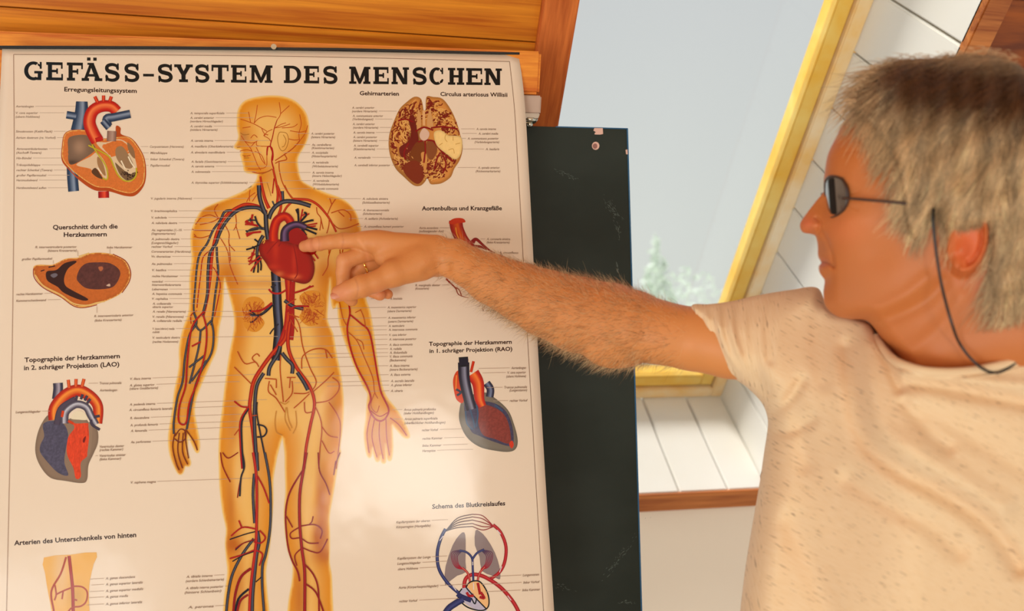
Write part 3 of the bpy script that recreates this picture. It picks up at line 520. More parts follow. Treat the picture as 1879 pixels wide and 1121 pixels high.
# ---- the standing figure
c1 = (0, 60, 3.504); c2 = (480, 60, 3.504); c3 = (0, 370, 4.153); c4 = (340, 340, 3.736); c5 = (0, 640, 4.311); c6 = (0, 880, 4.653)
d1 = (300, 160, 4.003); d2 = (300, 400, 2.335); d3 = (430, 500, 3.114); d4 = (380, 830, 3.853); d5 = (680, 560, 3.503); d6 = (680, 880, 4.653)
g1 = (740, 380, 5.096); g2 = (20, 160, 5.338); g3 = (630, 160, 4.670); g4 = (220, 640, 4.3125); g5 = (260, 370, 4.15)
RED = (172, 32, 10); DRED = (144, 20, 16); THIN = (184, 72, 26); BLU = (50, 46, 50); DBL = (40, 36, 42)
figure = np.concatenate([px('690 635 620 625 597 608 592 575 583 545 578 520 570 497 575 480 568 455 545 452 525 440 532 422 548 395 557 360 550 320 545 290 546 250 548 200 562 150 602 105 680 80 780 68 880 75 960 105 1020 160 1052 220 1063 300 1055 370 1030 430 1000 480 980 530 985 600 998 660 1022 700 1100 742 1200 785 1300 820 1370 870 1412 930 1434 1000', d1),
 px('661 424 661 470 664 520 672 555'), px('770 215 790 330 810 480 830 600 860 700 920 780 960 840 998 930 985 944 960 930 920 885 900 875 903 990 895 1065 880 1068 872 1030 866 980 863 1010 862 1080 845 1083 838 1045 828 1072 812 1075 800 1040 790 1000 780 1048 765 1050 752 1000 745 920 755 830 762 740 765 690 740 650 700 560 655 450 620 350 600 270 590 180', d3),
 px('612 566 608 545 607 522 605 512'), px('530 200 530 280 560 350 575 440 595 540 610 620 618 700 620 800 612 900 600 1000', d3), px('940 0 920 80 905 180 880 330 860 450 862 560 862 680 860 780 875 870 880 1000 885 1121 890 1400 560 1400 575 1121 590 1000 605 920 610 800 575 690 555 550 550 400 560 280 555 100 553 0', d4),
 px('518 801'), px('240 1050', d3), px('495 0 480 80 462 200 462 350 450 500 440 640 425 740 410 850 420 1000 432 1121 440 1400 110 1400 120 1121 130 1000 150 850 140 740 133 640 140 540 115 420 95 250 90 100', d4),
 px('240 1000 245 900 255 820 265 730 280 620 290 560 305 480 305 420 290 350 270 280 262 255 256 290 250 400 235 470 225 560 200 620 165 700 138 770 130 830 140 890 152 960 150 998 140 1000 120 960 105 930 100 1000 114 1045 108 1062 92 1062 80 1092 62 1090 35 1030 25 980 25 920 40 830 50 740 70 640 70 560 85 480 110 410 115 340 115 250 125 180 120 110 122 60 140 10', d2),
 px('75 240 120 170 200 130 300 90 400 45 460 8', c4), px('590 772 660 722 688 680 693 655', d1)])
def blob(X, Y, cx, cy, rx, ry): return np.exp(-((X - cx) / rx) ** 2 - ((Y - cy) / ry) ** 2)
def fshade(X, Y, d):
    base = lin((230, 170, 84)); org = lin((216, 130, 22)); edge = lin((236, 176, 80)); dark = lin((184, 92, 12))
    a = np.clip(d / 3, 0, 1)[:, None]; c = edge * (1 - a) + org * a
    b_ = (np.clip((d - 6) / 34, 0, 1) ** 1.2)[:, None]; c = c * (1 - b_) + base * b_
    k = np.zeros_like(X)
    for cx, cy, rx, ry, am in ((505, 185, 70, 25, -.0), (380, 380, 30, 16, .5), (640, 400, 22, 30, .5), (420, 500, 20, 30, .5), (595, 500, 16, 30, .5), (480, 520, 60, 8, .35), (440, 600, 12, 60, .3), (592, 610, 14, 60, .3), (424, 920, 10, 70, .6), (590, 920, 12, 80, .7), (585, 985, 12, 22, .8), (428, 1000, 18, 16, .7), (596, 1020, 24, 16, .6), (428, 770, 12, 60, .4), (610, 760, 14, 70, .4), (440, 1090, 10, 60, .4), (550, 1100, 12, 60, .6), (475, 830, 20, 50, .3), (530, 720, 30, 30, .25), (560, 300, 14, 60, .55), (330, 860, 20, 30, .5), (700, 800, 30, 40, .4), (345, 700, 20, 60, .2), (500, 420, 60, 40, -.25), (486, 660, 26, 60, -.2), (435, 880, 12, 50, -.5), (562, 890, 14, 70, -.4), (500, 320, 26, 20, .2)):
        k = k + 1.25 * am * blob(X, Y, cx, cy, rx, ry)
    kk = np.clip(k, 0, 1)[:, None]; c = c * (1 - kk) + dark * kk; k2 = np.clip(-k, 0, 1)[:, None]; c = c * (1 - k2) + lin((230, 176, 104)) * k2
    g_ = (np.exp(-((X - 447) / 10) ** 2 - ((Y - 252) / 12) ** 2) * .35)[:, None]; return c * (1 - g_) + lin((110, 96, 84)) * g_
B = Ink(.0001, 4e-6)
hl = crom(figure, 3, True)
for w_, cc in ((5, (228, 190, 132)), (2.6, (232, 180, 100))): B.stroke(np.concatenate([hl, hl[:1]]), w_, cc, edge=1, smooth=False)
B.poly(figure, None, 3, fshade, 3.2)
def V_(crop, c, w, *paths, hi=None, w2=None, I=None, edge=.62, c2=None):
    for p in paths: (I or B).stroke(px(p, crop), w, c, hi=hi, w2=w2, edge=edge, c2=c2)
HR = (204, 72, 28); HB = (94, 90, 94)
# head
for p in ('835 240 860 195 850 110', '860 195 925 135', '815 300 835 240', '665 265 680 200 690 130', '665 265 700 230 760 212 830 222', '760 325 720 300 665 270 600 245 565 235', '640 262 625 180', '570 355 600 400 640 450 670 520 690 570 715 610', '580 300 640 290', '1000 395 1040 340 1060 280', '1000 395 995 340 1012 270 1000 200', '815 300 870 290 930 270', '815 302 860 275 900 262', '870 300 950 292 985 270', '740 360 770 375 790 400', '740 360 760 330 800 310', '735 358 745 345 765 352', '770 435 760 500 755 580 700 600 620 600', '680 440 700 480 720 530 750 570', '640 440 680 400 690 430 780 435', '670 470 720 500 745 560', '600 400 650 410 690 395', '720 300 740 340 770 350', '930 320 1000 330 1050 320', '920 380 960 388 1000 385', '690 370 665 350 640 375', '560 470 610 460 650 470', '590 510 640 500'): V_(d1, THIN, 1.3, p, edge=.8)
V_(d1, THIN, 1.9, '850 540 850 600 870 690 910 770 945 820', '820 560 850 545 905 530 885 490', '820 540 880 500 950 450 1000 395', '800 600 760 622 700 632 650 622')
V_(d1, RED, 2.6, '810 600 795 540 800 480 785 430 800 370 815 300 835 240', w2=1.4); V_(d1, RED, 2.4, '760 500 765 440 795 445 805 500 800 540', '800 780 808 710 812 670')
V_(d1, RED, 5, '835 850 840 780 825 690 805 600', hi=HR, w2=3.6); V_(d1, RED, 7, '775 890 745 820 722 720 712 655', hi=HR, w2=3.5)
V_(d1, (160, 96, 40), 1, '870 330 905 340 918 390 900 450 872 468 850 440 838 380 850 335 870 330', '880 350 900 390 888 430 870 440', '565 335 590 350 630 345', '580 500 620 508', '592 520 630 520', '540 445 565 440', '720 640 770 620 790 610', '760 700 780 760 790 800')
# neck and shoulder vessels
V_(c4, RED, 6, '560 185 500 145 420 130 360 150 300 190 250 250 215 330 192 420 180 520 170 640 150 780 122 900', hi=HR, w2=5); V_(c4, THIN, 1.5, '440 110 440 60 445 30', '420 115 440 80 480 50', '460 110 500 50')
V_(c4, THIN, 1.7, '230 230 170 203 110 222 70 270', '230 230 200 170 225 130', '240 222 180 252 100 270', '200 310 120 310 62 308', '180 340 110 360 60 350', '270 270 300 330 300 400 340 450', '240 360 290 450 310 560 360 680', '345 200 350 270 330 310', '345 270 375 370', '300 400 310 520', '75 350 60 335', '60 308 48 300')
V_(c4, BLU, 5, '320 172 270 182 240 240 190 310 150 400 100 470 80 560 68 700 58 850 80 930', hi=HB, w2=3); V_(c4, BLU, 4.5, '215 420 218 500 225 600 205 750 190 880 178 960', hi=HB, w2=3.4)
V_(c4, BLU, 5.5, '212 400 168 470 155 600 150 750 118 890', hi=HB, w2=4.6); V_(c4, RED, 1.8, '165 450 120 500 105 620 90 740 80 840', '190 560 215 600 240 680 225 780 200 900', '80 860 40 890 40 950')
V_(c4, BLU, 7.5, '545 190 520 165 480 152 400 158 335 190 280 250 240 320 212 400', hi=HB, w2=5.5); V_(c4, BLU, 8, '505 0 510 80 530 150 552 200', hi=HB); V_(c4, BLU, 6, '665 40 668 110', hi=HB); V_(c4, BLU, 3, '597 108 612 140', hi=HB)
V_(c4, RED, 5, '640 200 655 150 650 60 630 0', hi=HR, w2=4); V_(c4, RED, 4, '672 190 695 150 725 120', hi=HR); V_(c4, THIN, 2.6, '680 0 705 50 745 100')
V_(c4, RED, 5, '740 95 840 100 905 132 960 190 1000 250 1035 320', hi=HR, w2=3.4)
V_(c4, THIN, 1.8, '975 200 1000 140 1030 95', '1005 135 990 90', '1000 190 1080 168 1130 200 1135 245', '1050 180 1090 215', '985 210 985 270 970 330', '1005 255 1050 295 1110 292 1190 262', '900 150 905 190 930 230 922 310', '930 230 945 300', '1000 430 980 500 975 560 940 620', '1060 440 1062 480', '1080 440 1075 470', '985 430 985 470')
V_(c4, BLU, 8, '860 142 780 118 690 110 630 135 592 180 572 230', hi=HB)
# lower legs and trunk vessels
V_(c4, DBL, 17, '618 590 625 700 632 850 640 1000 622 1200', hi=(92, 94, 110)); V_(c4, RED, 13, '705 640 712 760 706 870 690 980 645 1100 605 1160', hi=HR, edge=.7, w2=9)
V_(c4, RED, 10, '735 660 730 800 730 900 730 980 722 1060', hi=(160, 40, 16))
V_(c4, RED, 3.6, '572 712 600 738 650 740 695 715', '690 870 740 840', '740 740 820 715 860 690'); V_(c4, BLU, 4, '588 700 620 680'); V_(c4, BLU, 6.5, '600 810 560 855 520 885 470 895 430 880', hi=HB, w2=2.5); V_(c4, BLU, 3, '510 890 470 930 445 940', '480 885 440 855')
V_(c4, RED, 4, '595 805 530 850 460 865', w2=2); V_(c4, BLU, 6.5, '680 790 740 830 812 848', hi=HB); V_(c4, BLU, 2.6, '580 1020 600 990 640 950'); V_(c4, THIN, 2, '700 880 780 905', '720 920 770 1005', '690 820 760 780')
def kidney(cx, cy, rx, ry, flip, n=60):
    K = crom([(cx - rx * flip, cy - .2 * ry), (cx - .6 * rx * flip, cy - ry * .9), (cx + .4 * rx * flip, cy - ry), (cx + rx * flip, cy - .6 * ry), (cx + .6 * rx * flip, cy), (cx + rx * flip, cy + .5 * ry), (cx + .3 * rx * flip, cy + ry), (cx - .7 * rx * flip, cy + .75 * ry)], 4, True)
    B.poly(K, (212, 132, 46), 0)
    for i in range(n):
        a = rng.uniform(0, 6.28); r0 = rng.uniform(.1, .4); r1 = rng.uniform(.7, .98); q = [(cx + rx * r * math.cos(a + j * .12 * rng.normal()), cy + ry * r * math.sin(a + j * .12 * rng.normal())) for j, r in enumerate(np.linspace(r0, r1, 4))]
        B.stroke(q, rng.uniform(.5, .9), (176, 66, 22), smooth=False)
B.z -= 70 * B.step * .5
kidney(464.5, 577, 21, 32, 1); kidney(573, 566, 24, 32, -1, 70)
V_(c4, DBL, 3, '600 820 545 875 500 890 440 880', w2=1.5); V_(c4, RED, 3, '595 812 530 855 450 865', '700 860 760 830 850 830', '740 740 800 720 880 690')
V_(d3, RED, 8, '300 330 285 385 220 460 160 540 112 620 95 700 88 780 105 900 128 1121', hi=HR, w2=6); V_(d3, RED, 7, '318 280 306 380 316 460 360 550 430 650 458 750 435 870 410 1000 398 1121', hi=HR, w2=5)
V_(d3, BLU, 7, '262 420 245 470 203 540 195 590', hi=HB); V_(d3, BLU, 7, '272 460 300 495 332 530 330 578', hi=HB); V_(d3, BLU, 7, '360 570 398 628 420 672', hi=HB); V_(d3, BLU, 6.5, '168 575 128 650 116 780 116 900 130 1121', hi=HB)
V_(d3, BLU, 3, '130 740 128 800 145 900 165 1000 190 1121', '130 868 170 878 185 905 168 935 130 940'); V_(d3, BLU, 5, '80 775 42 850 42 980 52 1121', w2=4); V_(d3, RED, 3, '74 775 34 850 34 980 44 1121', '85 770 40 765 0 735')
V_(d3, THIN, 1.9, '330 235 370 300 390 420 430 540 468 625 440 680', '385 550 390 480 450 440 520 440 560 490', '440 690 520 620 570 570', '465 745 540 730 592 680 596 630 560 600', '460 760 490 830 500 900 490 1000 482 1121', '540 740 592 820 606 900 582 1121', '500 880 540 930 592 942', '500 960 540 1030 572 1020', '100 640 60 600 0 540', '140 540 118 512 60 520 18 450', '130 520 102 490 128 465 145 480', '265 470 262 560 276 700 280 740', '175 605 240 610', '200 620 195 680 240 720 290 800', '350 600 300 600', '330 620 330 690 290 740', '340 690 400 692 430 682', '430 692 380 740 340 775', '400 740 408 800 462 790', '30 890 0 930', '90 820 130 815', '240 610 240 660', '205 640 240 700', '320 600 315 660', '520 440 530 490')
V_(d3, (196, 128, 52), 1.6, '240 790 232 850 240 910 275 930', '350 790 355 870 335 920', '262 740 290 752 312 735', '295 770 290 840 320 905', '300 770 310 840 330 890')
V_(d3, RED, 3, '655 185 660 235 645 320 660 420 700 540 758 650 780 720 768 770 800 832 840 848 872 820 880 775 840 690 820 600 800 480 770 340 720 290 660 240', edge=.8); V_(d3, THIN, 1.4, '600 170 620 260 640 300', '650 340 700 390 740 480 790 600 800 680 820 720', '720 210 740 260 750 320', '690 230 720 215', '700 380 730 400 740 440', '800 690 780 760 812 800 828 760')
V_(d3, RED, 1.6, '780 810 758 920 770 1030', '800 840 786 940 815 1055', '830 850 828 940 850 1065', '866 835 870 940 886 1045', '890 830 940 870 985 932', '780 790 830 822 875 800')
V_(d2, BLU, 3.6, '130 405 142 450 112 500 92 600 82 700 60 770 45 870 45 925', '205 440 215 500 205 580 160 660 130 745 108 860 100 905', '160 480 150 560 112 710', '120 700 185 610', '110 640 175 590', '130 440 158 482 205 440', hi=HB)
V_(d2, RED, 3.2, '175 400 122 470 102 620 95 720 70 800 65 865 82 885 100 870 112 790 150 690 180 570 185 480 172 420', '122 550 160 530'); V_(d2, (120, 50, 34), 2, '50 920 40 980 55 1050 68 1080', '68 920 62 1000 82 1072', '85 920 82 1000 104 1055', '92 915 98 970 108 1030', '95 905 130 955 146 995', '50 935 72 905 95 915 92 948 70 960 48 945')
# legs
B.z -= 40 * B.step
V_(d4, BLU, 7, '350 0 352 60 356 130', hi=HB); V_(d4, BLU, 5, '334 150 325 300 336 500', hi=HB); V_(d4, BLU, 6.5, '355 555 366 640 350 720 336 850 322 1000 318 1150 315 1300', hi=HB); V_(d4, BLU, 4.6, '408 0 440 180 450 350 444 550 415 720 392 800 390 950 404 1150 406 1300', hi=HB)
V_(d4, RED, 5, '326 0 346 140 352 300 350 500 345 650 320 850 305 1000 298 1150 290 1300', hi=(196, 60, 40)); V_(d4, BLU, 5, '330 610 250 720 180 860 150 1000 135 1150 128 1300', hi=HB, w2=4.6)
V_(d4, DRED, 5, '310 820 240 880 200 1000 185 1150 180 1300', w2=4); V_(d4, DBL, 4, '295 965 222 1035 198 1150'); V_(d4, DRED, 4, '290 1005 235 1050 208 1150'); V_(d4, RED, 2.8, '355 165 400 250 440 360', '340 540 250 530 170 590', '330 630 380 640 412 600 370 550', '335 690 260 720 160 750', '345 690 392 720 370 800', '225 480 245 530')
V_(d4, DBL, 2, '340 560 270 578 160 615', '335 620 260 640 200 690', '330 700 250 730 180 770', '345 915 385 880'); V_(d4, DRED, 2, '335 615 250 645 200 680', '95 0 112 100 165 210', '110 0 150 40 220 0', '262 120 235 200 215 320'); V_(d4, BLU, 3, '250 0 264 100 240 180 232 310')
V_(d4, DRED, 5.4, '702 0 680 130 655 300 655 500 670 680 690 850 690 1150 692 1300', hi=(176, 40, 40)); V_(d4, DRED, 3, '680 120 600 250 565 350 555 470 570 650 600 760 640 840 655 910', '690 790 750 860 785 960 792 1150', '700 930 770 990 825 1130')
V_(d4, DRED, 2.2, '665 520 760 510 812 550 800 610', '750 450 740 490 720 512', '650 530 590 570 600 608 660 605 720 640 790 640', '670 670 740 700 800 702 852 610', '665 680 620 730 635 800', '560 450 605 530', '785 0 795 130 840 220 868 300', '910 60 895 160', '940 0 905 90')
B.build('printed_figure', 'printed orange standing man with red and blue vessels')
# heart of the figure
Hh = Ink(.0026, 6e-6)
Hh.z = B.z + 2e-5
V = lambda c, w, *p, hi=None, w2=None: V_(c4, c, w, *p, hi=hi, w2=w2, I=Hh)
V(BLU, 5, '548 300 500 295 460 300 418 322', hi=HB, w2=3); V(BLU, 3.4, '530 300 495 260 478 212', '500 300 440 312'); V(RED, 3.6, '520 320 470 325 415 335', '470 322 420 350', '500 280 455 270 410 268', '465 270 455 240 462 200', '440 270 420 240', '455 265 410 250'); V(BLU, 2.4, '430 322 415 310', '490 245 470 240 430 240', '450 250 445 225')
V(DBL, 7, '535 345 505 400 492 470 500 520', hi=HB, w2=4); V(DBL, 3, '505 410 460 430 418 442', '500 390 475 370', '492 480 480 540 468 600', '498 490 500 560 498 600', '505 480 520 540 518 585', '480 440 460 420'); V(RED, 2.6, '475 440 455 500 440 530', '520 480 470 520 435 545', '525 500 470 560 450 590', '500 520 430 520', '480 470 430 505', '460 460 455 490')
V(DBL, 8, '552 200 556 290 568 372', hi=HB)
V(RED, 2.6, '790 240 805 165', '810 220 850 195', '800 210 835 190', '835 275 905 262', '820 290 895 280', '850 430 880 460 912 505', '860 480 890 520'); V(DBL, 3.6, '778 260 772 160', '775 200 760 165', '790 250 830 205 815 185', '800 260 870 240', '830 285 905 305', '820 300 900 335', '800 300 830 345', '870 450 880 470', '830 250 880 240')
Hh.poly(px('700 400 710 320 760 290 820 330 860 400 900 450 860 480 800 440', c4), (150, 26, 18), 5)
def hshade(X, Y, d):
    c = lin((158, 18, 8)) * np.ones((len(X), 1)); e = np.clip(1 - d / 9, 0, 1)[:, None]; c = c * (1 - e * .55)
    for cx, cy, rx, ry in ((506, 455, 6, 26), (540, 480, 4, 30), (500, 490, 14, 5), (534, 507, 16, 4), (512, 430, 14, 8)): h = blob(X, Y, cx, cy, rx, ry)[:, None] * .5; c = c * (1 - h) + lin((206, 48, 22)) * h
    h = (blob(X, Y, 512, 503, 8, 5) + blob(X, Y, 542, 508, 9, 4))[:, None] * .5; h = np.clip(h, 0, 1); return c * (1 - h) + lin((236, 120, 60)) * h
Hh.poly(px('520 400 545 378 600 370 660 375 740 402 800 420 860 470 886 560 870 640 822 676 740 660 660 635 590 590 550 530 516 480 505 430', c4), None, 6, hshade, 2.2)
V(RED, 17, '606 385 606 320 628 245 680 214 715 240 722 265', hi=(214, 60, 30), w2=15)
V((62, 44, 58), 17, '682 385 684 320 715 285 770 270 828 292', hi=(116, 84, 112), w2=11)
V(DRED, 2, '560 470 600 420 640 380', '740 400 760 500 770 600 750 640', '660 390 640 420')
V((206, 140, 60), 2.4, '535 400 545 385 530 375')
Hh.build('printed_heart', 'printed dark red heart with cut vessels at the centre of the figure')

# ---- side pictures
D = Ink(.0002)
BL2 = (58, 70, 88); HB2 = (136, 142, 150)
NG = np.random.default_rng(5).uniform(-1, 1, (64, 64))
def nz(X, Y, s=1.):
    o = 0
    for f_, a_ in ((.35, .6), (.8, .6)):
        u = X * f_ * s + 7; v = Y * f_ * s + 3; i = np.floor(u).astype(int); j = np.floor(v).astype(int); fu = u - i; fv = v - j; g_ = lambda a, b: NG[a % 64, b % 64]
        o = o + a_ * ((g_(i, j) * (1 - fu) + g_(i + 1, j) * fu) * (1 - fv) + (g_(i, j + 1) * (1 - fu) + g_(i + 1, j + 1) * fu) * fv)
    return o
V_(g2, BL2, 20, '600 780 605 900 615 1020', hi=HB2, I=D); V_(g2, BL2, 21, '695 140 690 260 660 430', hi=HB2, I=D, w2=28); V_(g2, BL2, 14, '640 285 545 270', hi=HB2, I=D); V_(g2, RED, 20, '908 1020 910 1085', hi=(230, 80, 50), I=D)
D.poly(px('540 440 740 420 860 500 1010 480 1030 380 1075 400 1080 460 1180 500 1250 580 1310 700 1325 850 1300 970 1220 1060 1120 1065 960 1020 820 1010 680 920 560 800 500 720 497 600', g2), (176, 72, 34), 5)
D.poly(px('545 445 740 425 860 510 1040 490 1160 495 1245 590 1300 700 1312 830 1290 950 1190 1035 1060 1020 960 985 820 970 640 850 545 760 505 690 505 600', g2), None, 5, lambda X, Y, d: np.where((d < 1.2)[:, None], lin((224, 170, 84)), lin((206, 104, 38)) * (1 + .16 * nz(X, Y, 1.5))[:, None]), 1.3)
D.poly(px('575 490 740 470 800 550 830 600 790 650 640 745 570 745 560 600', g2), None, 4, lambda X, Y, d: lin((146, 108, 78)) * (.6 + .6 * blob(X, Y, 146, 270, 12, 14))[:, None] * (1 - .6 * blob(X, Y, 132, 298, 14, 5))[:, None], 1.8)
D.poly(px('640 760 780 680 840 640 900 700 950 800 950 900 900 880 860 800 810 850 780 800', g2), (216, 176, 132), 4); D.poly(px('790 830 830 790 880 860 900 900 840 880', g2), (92, 60, 40), 4); D.poly(px('850 680 900 740 930 860 900 850 850 760', g2), (160, 112, 70), 4)
D.poly(px('840 540 940 540 1060 510 1150 560 1210 680 1235 800 1220 890 1150 930 1070 880 1010 780 960 670 880 600', g2), (216, 180, 136), 4)
D.poly(px('1030 600 1090 580 1150 660 1200 760 1160 800 1080 760 1030 680', g2), (150, 112, 76), 4); D.poly(px('1020 740 1070 780 1160 850 1220 830 1215 890 1150 920 1070 860', g2), (120, 88, 60), 4); D.poly(px('1140 540 1200 600 1215 700 1160 640', g2), (140, 100, 66), 4)
for i in range(40): x, y = 1150 + rng.normal() * 36, 855 + rng.normal() * 22; V_(g2, (60, 40, 26), 1.8, f'{x} {y} {x+8} {y+8}', I=D)
V_(g2, (238, 210, 168), 2.6, '1080 720 1120 800', '1150 680 1180 740 1215 790', '850 790 890 850', I=D); V_(g2, (190, 164, 44), 2.6, '760 570 820 600 900 640 970 690 1010 780 1050 860 1110 915 1180 915 1225 870 1230 790', '790 540 810 590 870 680 930 770 950 860 940 905 900 890', I=D)
V_(g2, (150, 110, 90), 17, '990 430 985 530', hi=(176, 140, 116), I=D)
V_(g2, (200, 44, 24), 24, '850 530 800 440 770 340 800 240 880 190 980 190 1040 240', hi=(236, 120, 66), I=D, w2=20); V_(g2, (196, 50, 30), 6, '850 150 822 92', '908 140 908 82', '968 140 985 92', hi=(226, 90, 56), I=D); V_(g2, (190, 40, 30), 8, '830 520 900 500', I=D)
V_(g2, BL2, 16, '950 380 940 310 1010 295 1170 262', hi=HB2, I=D, w2=15); V_(g2, (50, 60, 80), 12, '900 330 960 400', hi=HB2, I=D)
D.build('printed_heart_section', 'printed cut-open heart, upper left picture of the chart')
# brain
D = Ink(.0002)
brain = px('690 210 668 105 610 82 540 130 480 190 430 300 395 400 388 500 405 600 450 700 520 770 600 840 660 845 700 810 720 780 745 828 790 832 850 820 920 770 950 700 1000 620 1022 520 1005 420 970 300 920 190 850 100 770 84 712 84 705 190', g3)
D.poly(brain, None, 4, lambda X, Y, d: lin((206, 128, 54)) * (.5 + .5 * np.clip(d / 6, .3, 1))[:, None] * (1 - .7 * np.clip(blob(X, Y, 760, 250, 14, 34) + blob(X, Y, 762, 300, 30, 26) * (X < 785), 0, 1))[:, None], 2.)
for i in range(640):
    a = rng.uniform(0, 6.28); r = rng.uniform(.3, .95) ** .6; x = 781 + 64 * r * math.cos(a); y = 258 + 78 * r * math.sin(a)
    if not inside(np.array([x]), np.array([y]), brain)[0]: continue
    an = a + 1.2 + rng.normal() * .7; l = rng.uniform(3, 8); q = [(x + l * math.cos(an) * t + 1.4 * math.sin(t * 7 + i), y + l * math.sin(an) * t + 1.2 * math.cos(t * 6 + i)) for t in (-1, -.3, .3, 1)]
    ok = inside(np.array([k_[0] for k_ in q]), np.array([k_[1] for k_ in q]), brain).all()
    if ok: D.stroke(q, rng.uniform(1.1, 2.5), (128, 44, 16) if i % 5 < 3 else (226, 160, 84), edge=.8, n=3); D.z -= D.step * .8
D.poly(px('600 240 630 360 640 480 560 560 500 600 480 520 560 460 580 380 560 280', g3), (112, 40, 20), 5)
D.poly(px('620 480 690 470 700 560 660 640 600 640 560 600', g3), (120, 60, 34), 5); D.poly(px('715 470 790 480 800 560 760 620 725 600', g3), (136, 74, 44), 5); D.poly(px('560 640 640 640 690 760 640 830 560 780 510 700', g3), (126, 50, 24), 5)
D.poly(px('665 570 700 560 720 620 700 740 680 660', g3), (206, 136, 70), 4); D.poly(px('630 370 640 200 662 240 665 340', g3), (206, 144, 84), 4); D.poly(px('715 330 740 180 760 260 770 350', g3), (206, 144, 84), 4); D.poly(px('678 200 700 200 702 330 680 330', g3), (220, 160, 100), 0)
V_(g3, (140, 30, 20), 3, '620 380 690 345 770 370', '640 470 700 455 760 460 800 480', '700 460 705 570', '690 650 700 560', '750 350 850 340 980 360', '770 460 850 560 940 640', '850 580 880 660 850 740', '830 560 800 620 780 700', '560 480 520 560 530 620', '470 290 530 275 600 300', I=D)
D.poly(px('775 395 830 370 880 400 900 415 1008 432 1010 560 960 620 880 570 800 500', g3), None, 5, lambda X, Y, d: lin((238, 190, 112)) * (.78 + .22 * np.clip(d / 4, 0, 1) + .06 * nz(X, Y, .6))[:, None], 1.8)
V_(g3, (200, 144, 70), 1.2, '880 400 870 440 890 470', '940 420 940 460', '1000 480 960 490', '900 540 940 530 950 570', '820 500 850 480', I=D)
D.poly(px('655 400 690 352 735 390 725 440 690 460 660 440', g3), (214, 170, 138), 5)
D.build('printed_brain', 'printed brain seen from below with its arteries')
# heart cross section
D = Ink(.0002)
D.poly(px('255 500 300 480 400 480 500 435 600 425 680 395 760 388 860 402 950 450 990 530 985 600 930 690 850 740 740 780 640 805 560 790 460 720 330 650 270 580', c3), None, 5, lambda X, Y, d: np.where((d < 1.6)[:, None], lin((226, 160, 74)), lin((190, 92, 28)) * (1 + .15 * nz(X, Y, 1.2) - .2 * np.clip(1 - d / 8, 0, 1))[:, None]), 1.8)
V_(c3, (226, 176, 100), 2.4, '600 418 680 392', '270 560 330 640 460 708 560 775 660 790 740 770 800 760', I=D); V_(c3, (150, 50, 20), 1.6, '256 510 262 580 330 656 460 724 560 795 640 808 740 786', '860 400 955 450 995 530 985 610 930 695', I=D)
D.poly(px('350 570 360 530 430 520 490 470 570 450 580 465 520 510 490 580 500 640 560 680 670 740 640 755 560 730 480 690 440 650 370 610', c3), (64, 40, 32), 4)
D.poly(px('585 580 610 510 660 470 740 462 840 470 910 520 910 580 860 650 760 668 660 660 605 620', c3), None, 5, lambda X, Y, d: lin((88, 44, 34)) * (1 + .5 * blob(X, Y, 186, 492, 5, 4) + .3 * nz(X, Y, .8))[:, None], 1.8)
V_(c3, (64, 40, 32), 2, '310 530 340 520', '370 500 420 490', '440 530 470 500', I=D); D.poly(px('750 500 780 495 785 515 765 530', c3), (176, 96, 60), 4); D.poly(px('810 640 835 625 840 645', c3), (200, 160, 130), 4); D.poly(px('385 560 420 545 440 560 410 580', c3), (110, 96, 96), 4)
D.build('printed_chamber_section', 'printed flat cross-section of the heart chambers')
# LAO heart
D = Ink(.0002)
D.poly(px('330 590 400 515 520 560 640 520 710 590 770 640 775 740 740 830 700 920 690 1030 650 1062 520 1045 400 1020 320 930 280 820 290 700', c5), None, 5, lambda X, Y, d: lin((136, 106, 80)) * (.8 + .2 * np.clip(d / 6, 0, 1))[:, None], 2.5)
D.poly(px('340 600 400 570 500 590 540 680 520 800 510 900 540 1000 460 980 380 900 320 820 320 760 350 690', c5), None, 5, lambda X, Y, d: lin((86, 76, 88)) * (.85 + .4 * np.clip(nz(X, Y, 1.1), -.4, .5))[:, None], 1.6)
D.poly(px('540 560 600 590 700 590 720 650 700 830 640 900 640 1010 600 1025 580 940 530 830 540 700 590 620', c5), None, 5, lambda X, Y, d: lin((214, 62, 26)) * (1 + .3 * nz(X * 2.2, Y * .5))[:, None], 1.6)
D.poly(px('660 710 680 690 670 740 655 735', c5), (120, 40, 24), 4); D.poly(px('700 590 730 600 720 800 690 850 705 700', c5), (146, 116, 90), 4)
V_(c5, (74, 66, 76), 18, '458 270 460 320 450 400', hi=(170, 150, 150), I=D); V_(c5, (196, 56, 22), 26, '440 560 440 470 520 370 620 330 720 380 775 460 770 590', hi=(240, 140, 56), I=D, w2=18); V_(c5, (206, 70, 30), 6, '548 310 540 245', '600 300 602 238', '648 300 665 238', hi=(230, 110, 60), I=D)
V_(c5, (84, 70, 78), 12, '450 600 480 480 560 420 600 400', I=D); V_(c5, (92, 80, 86), 15, '510 590 520 500 600 440 680 460 720 530 760 600', hi=(196, 184, 180), I=D, w2=13); V_(c5, (74, 62, 70), 5, '600 410 610 370', '640 400 655 360', '670 410 690 370', '690 430 715 395', '720 560 730 600 790 640', '740 540 790 530', I=D); D.poly(px('560 550 590 500 640 490 680 520 690 560 620 560', c5), (226, 200, 160), 5)
V_(c5, (206, 66, 30), 5, '490 540 500 490', '540 570 580 590', I=D)
D.build('printed_left_projection_heart', 'printed heart with a red ventricle, lower left picture')
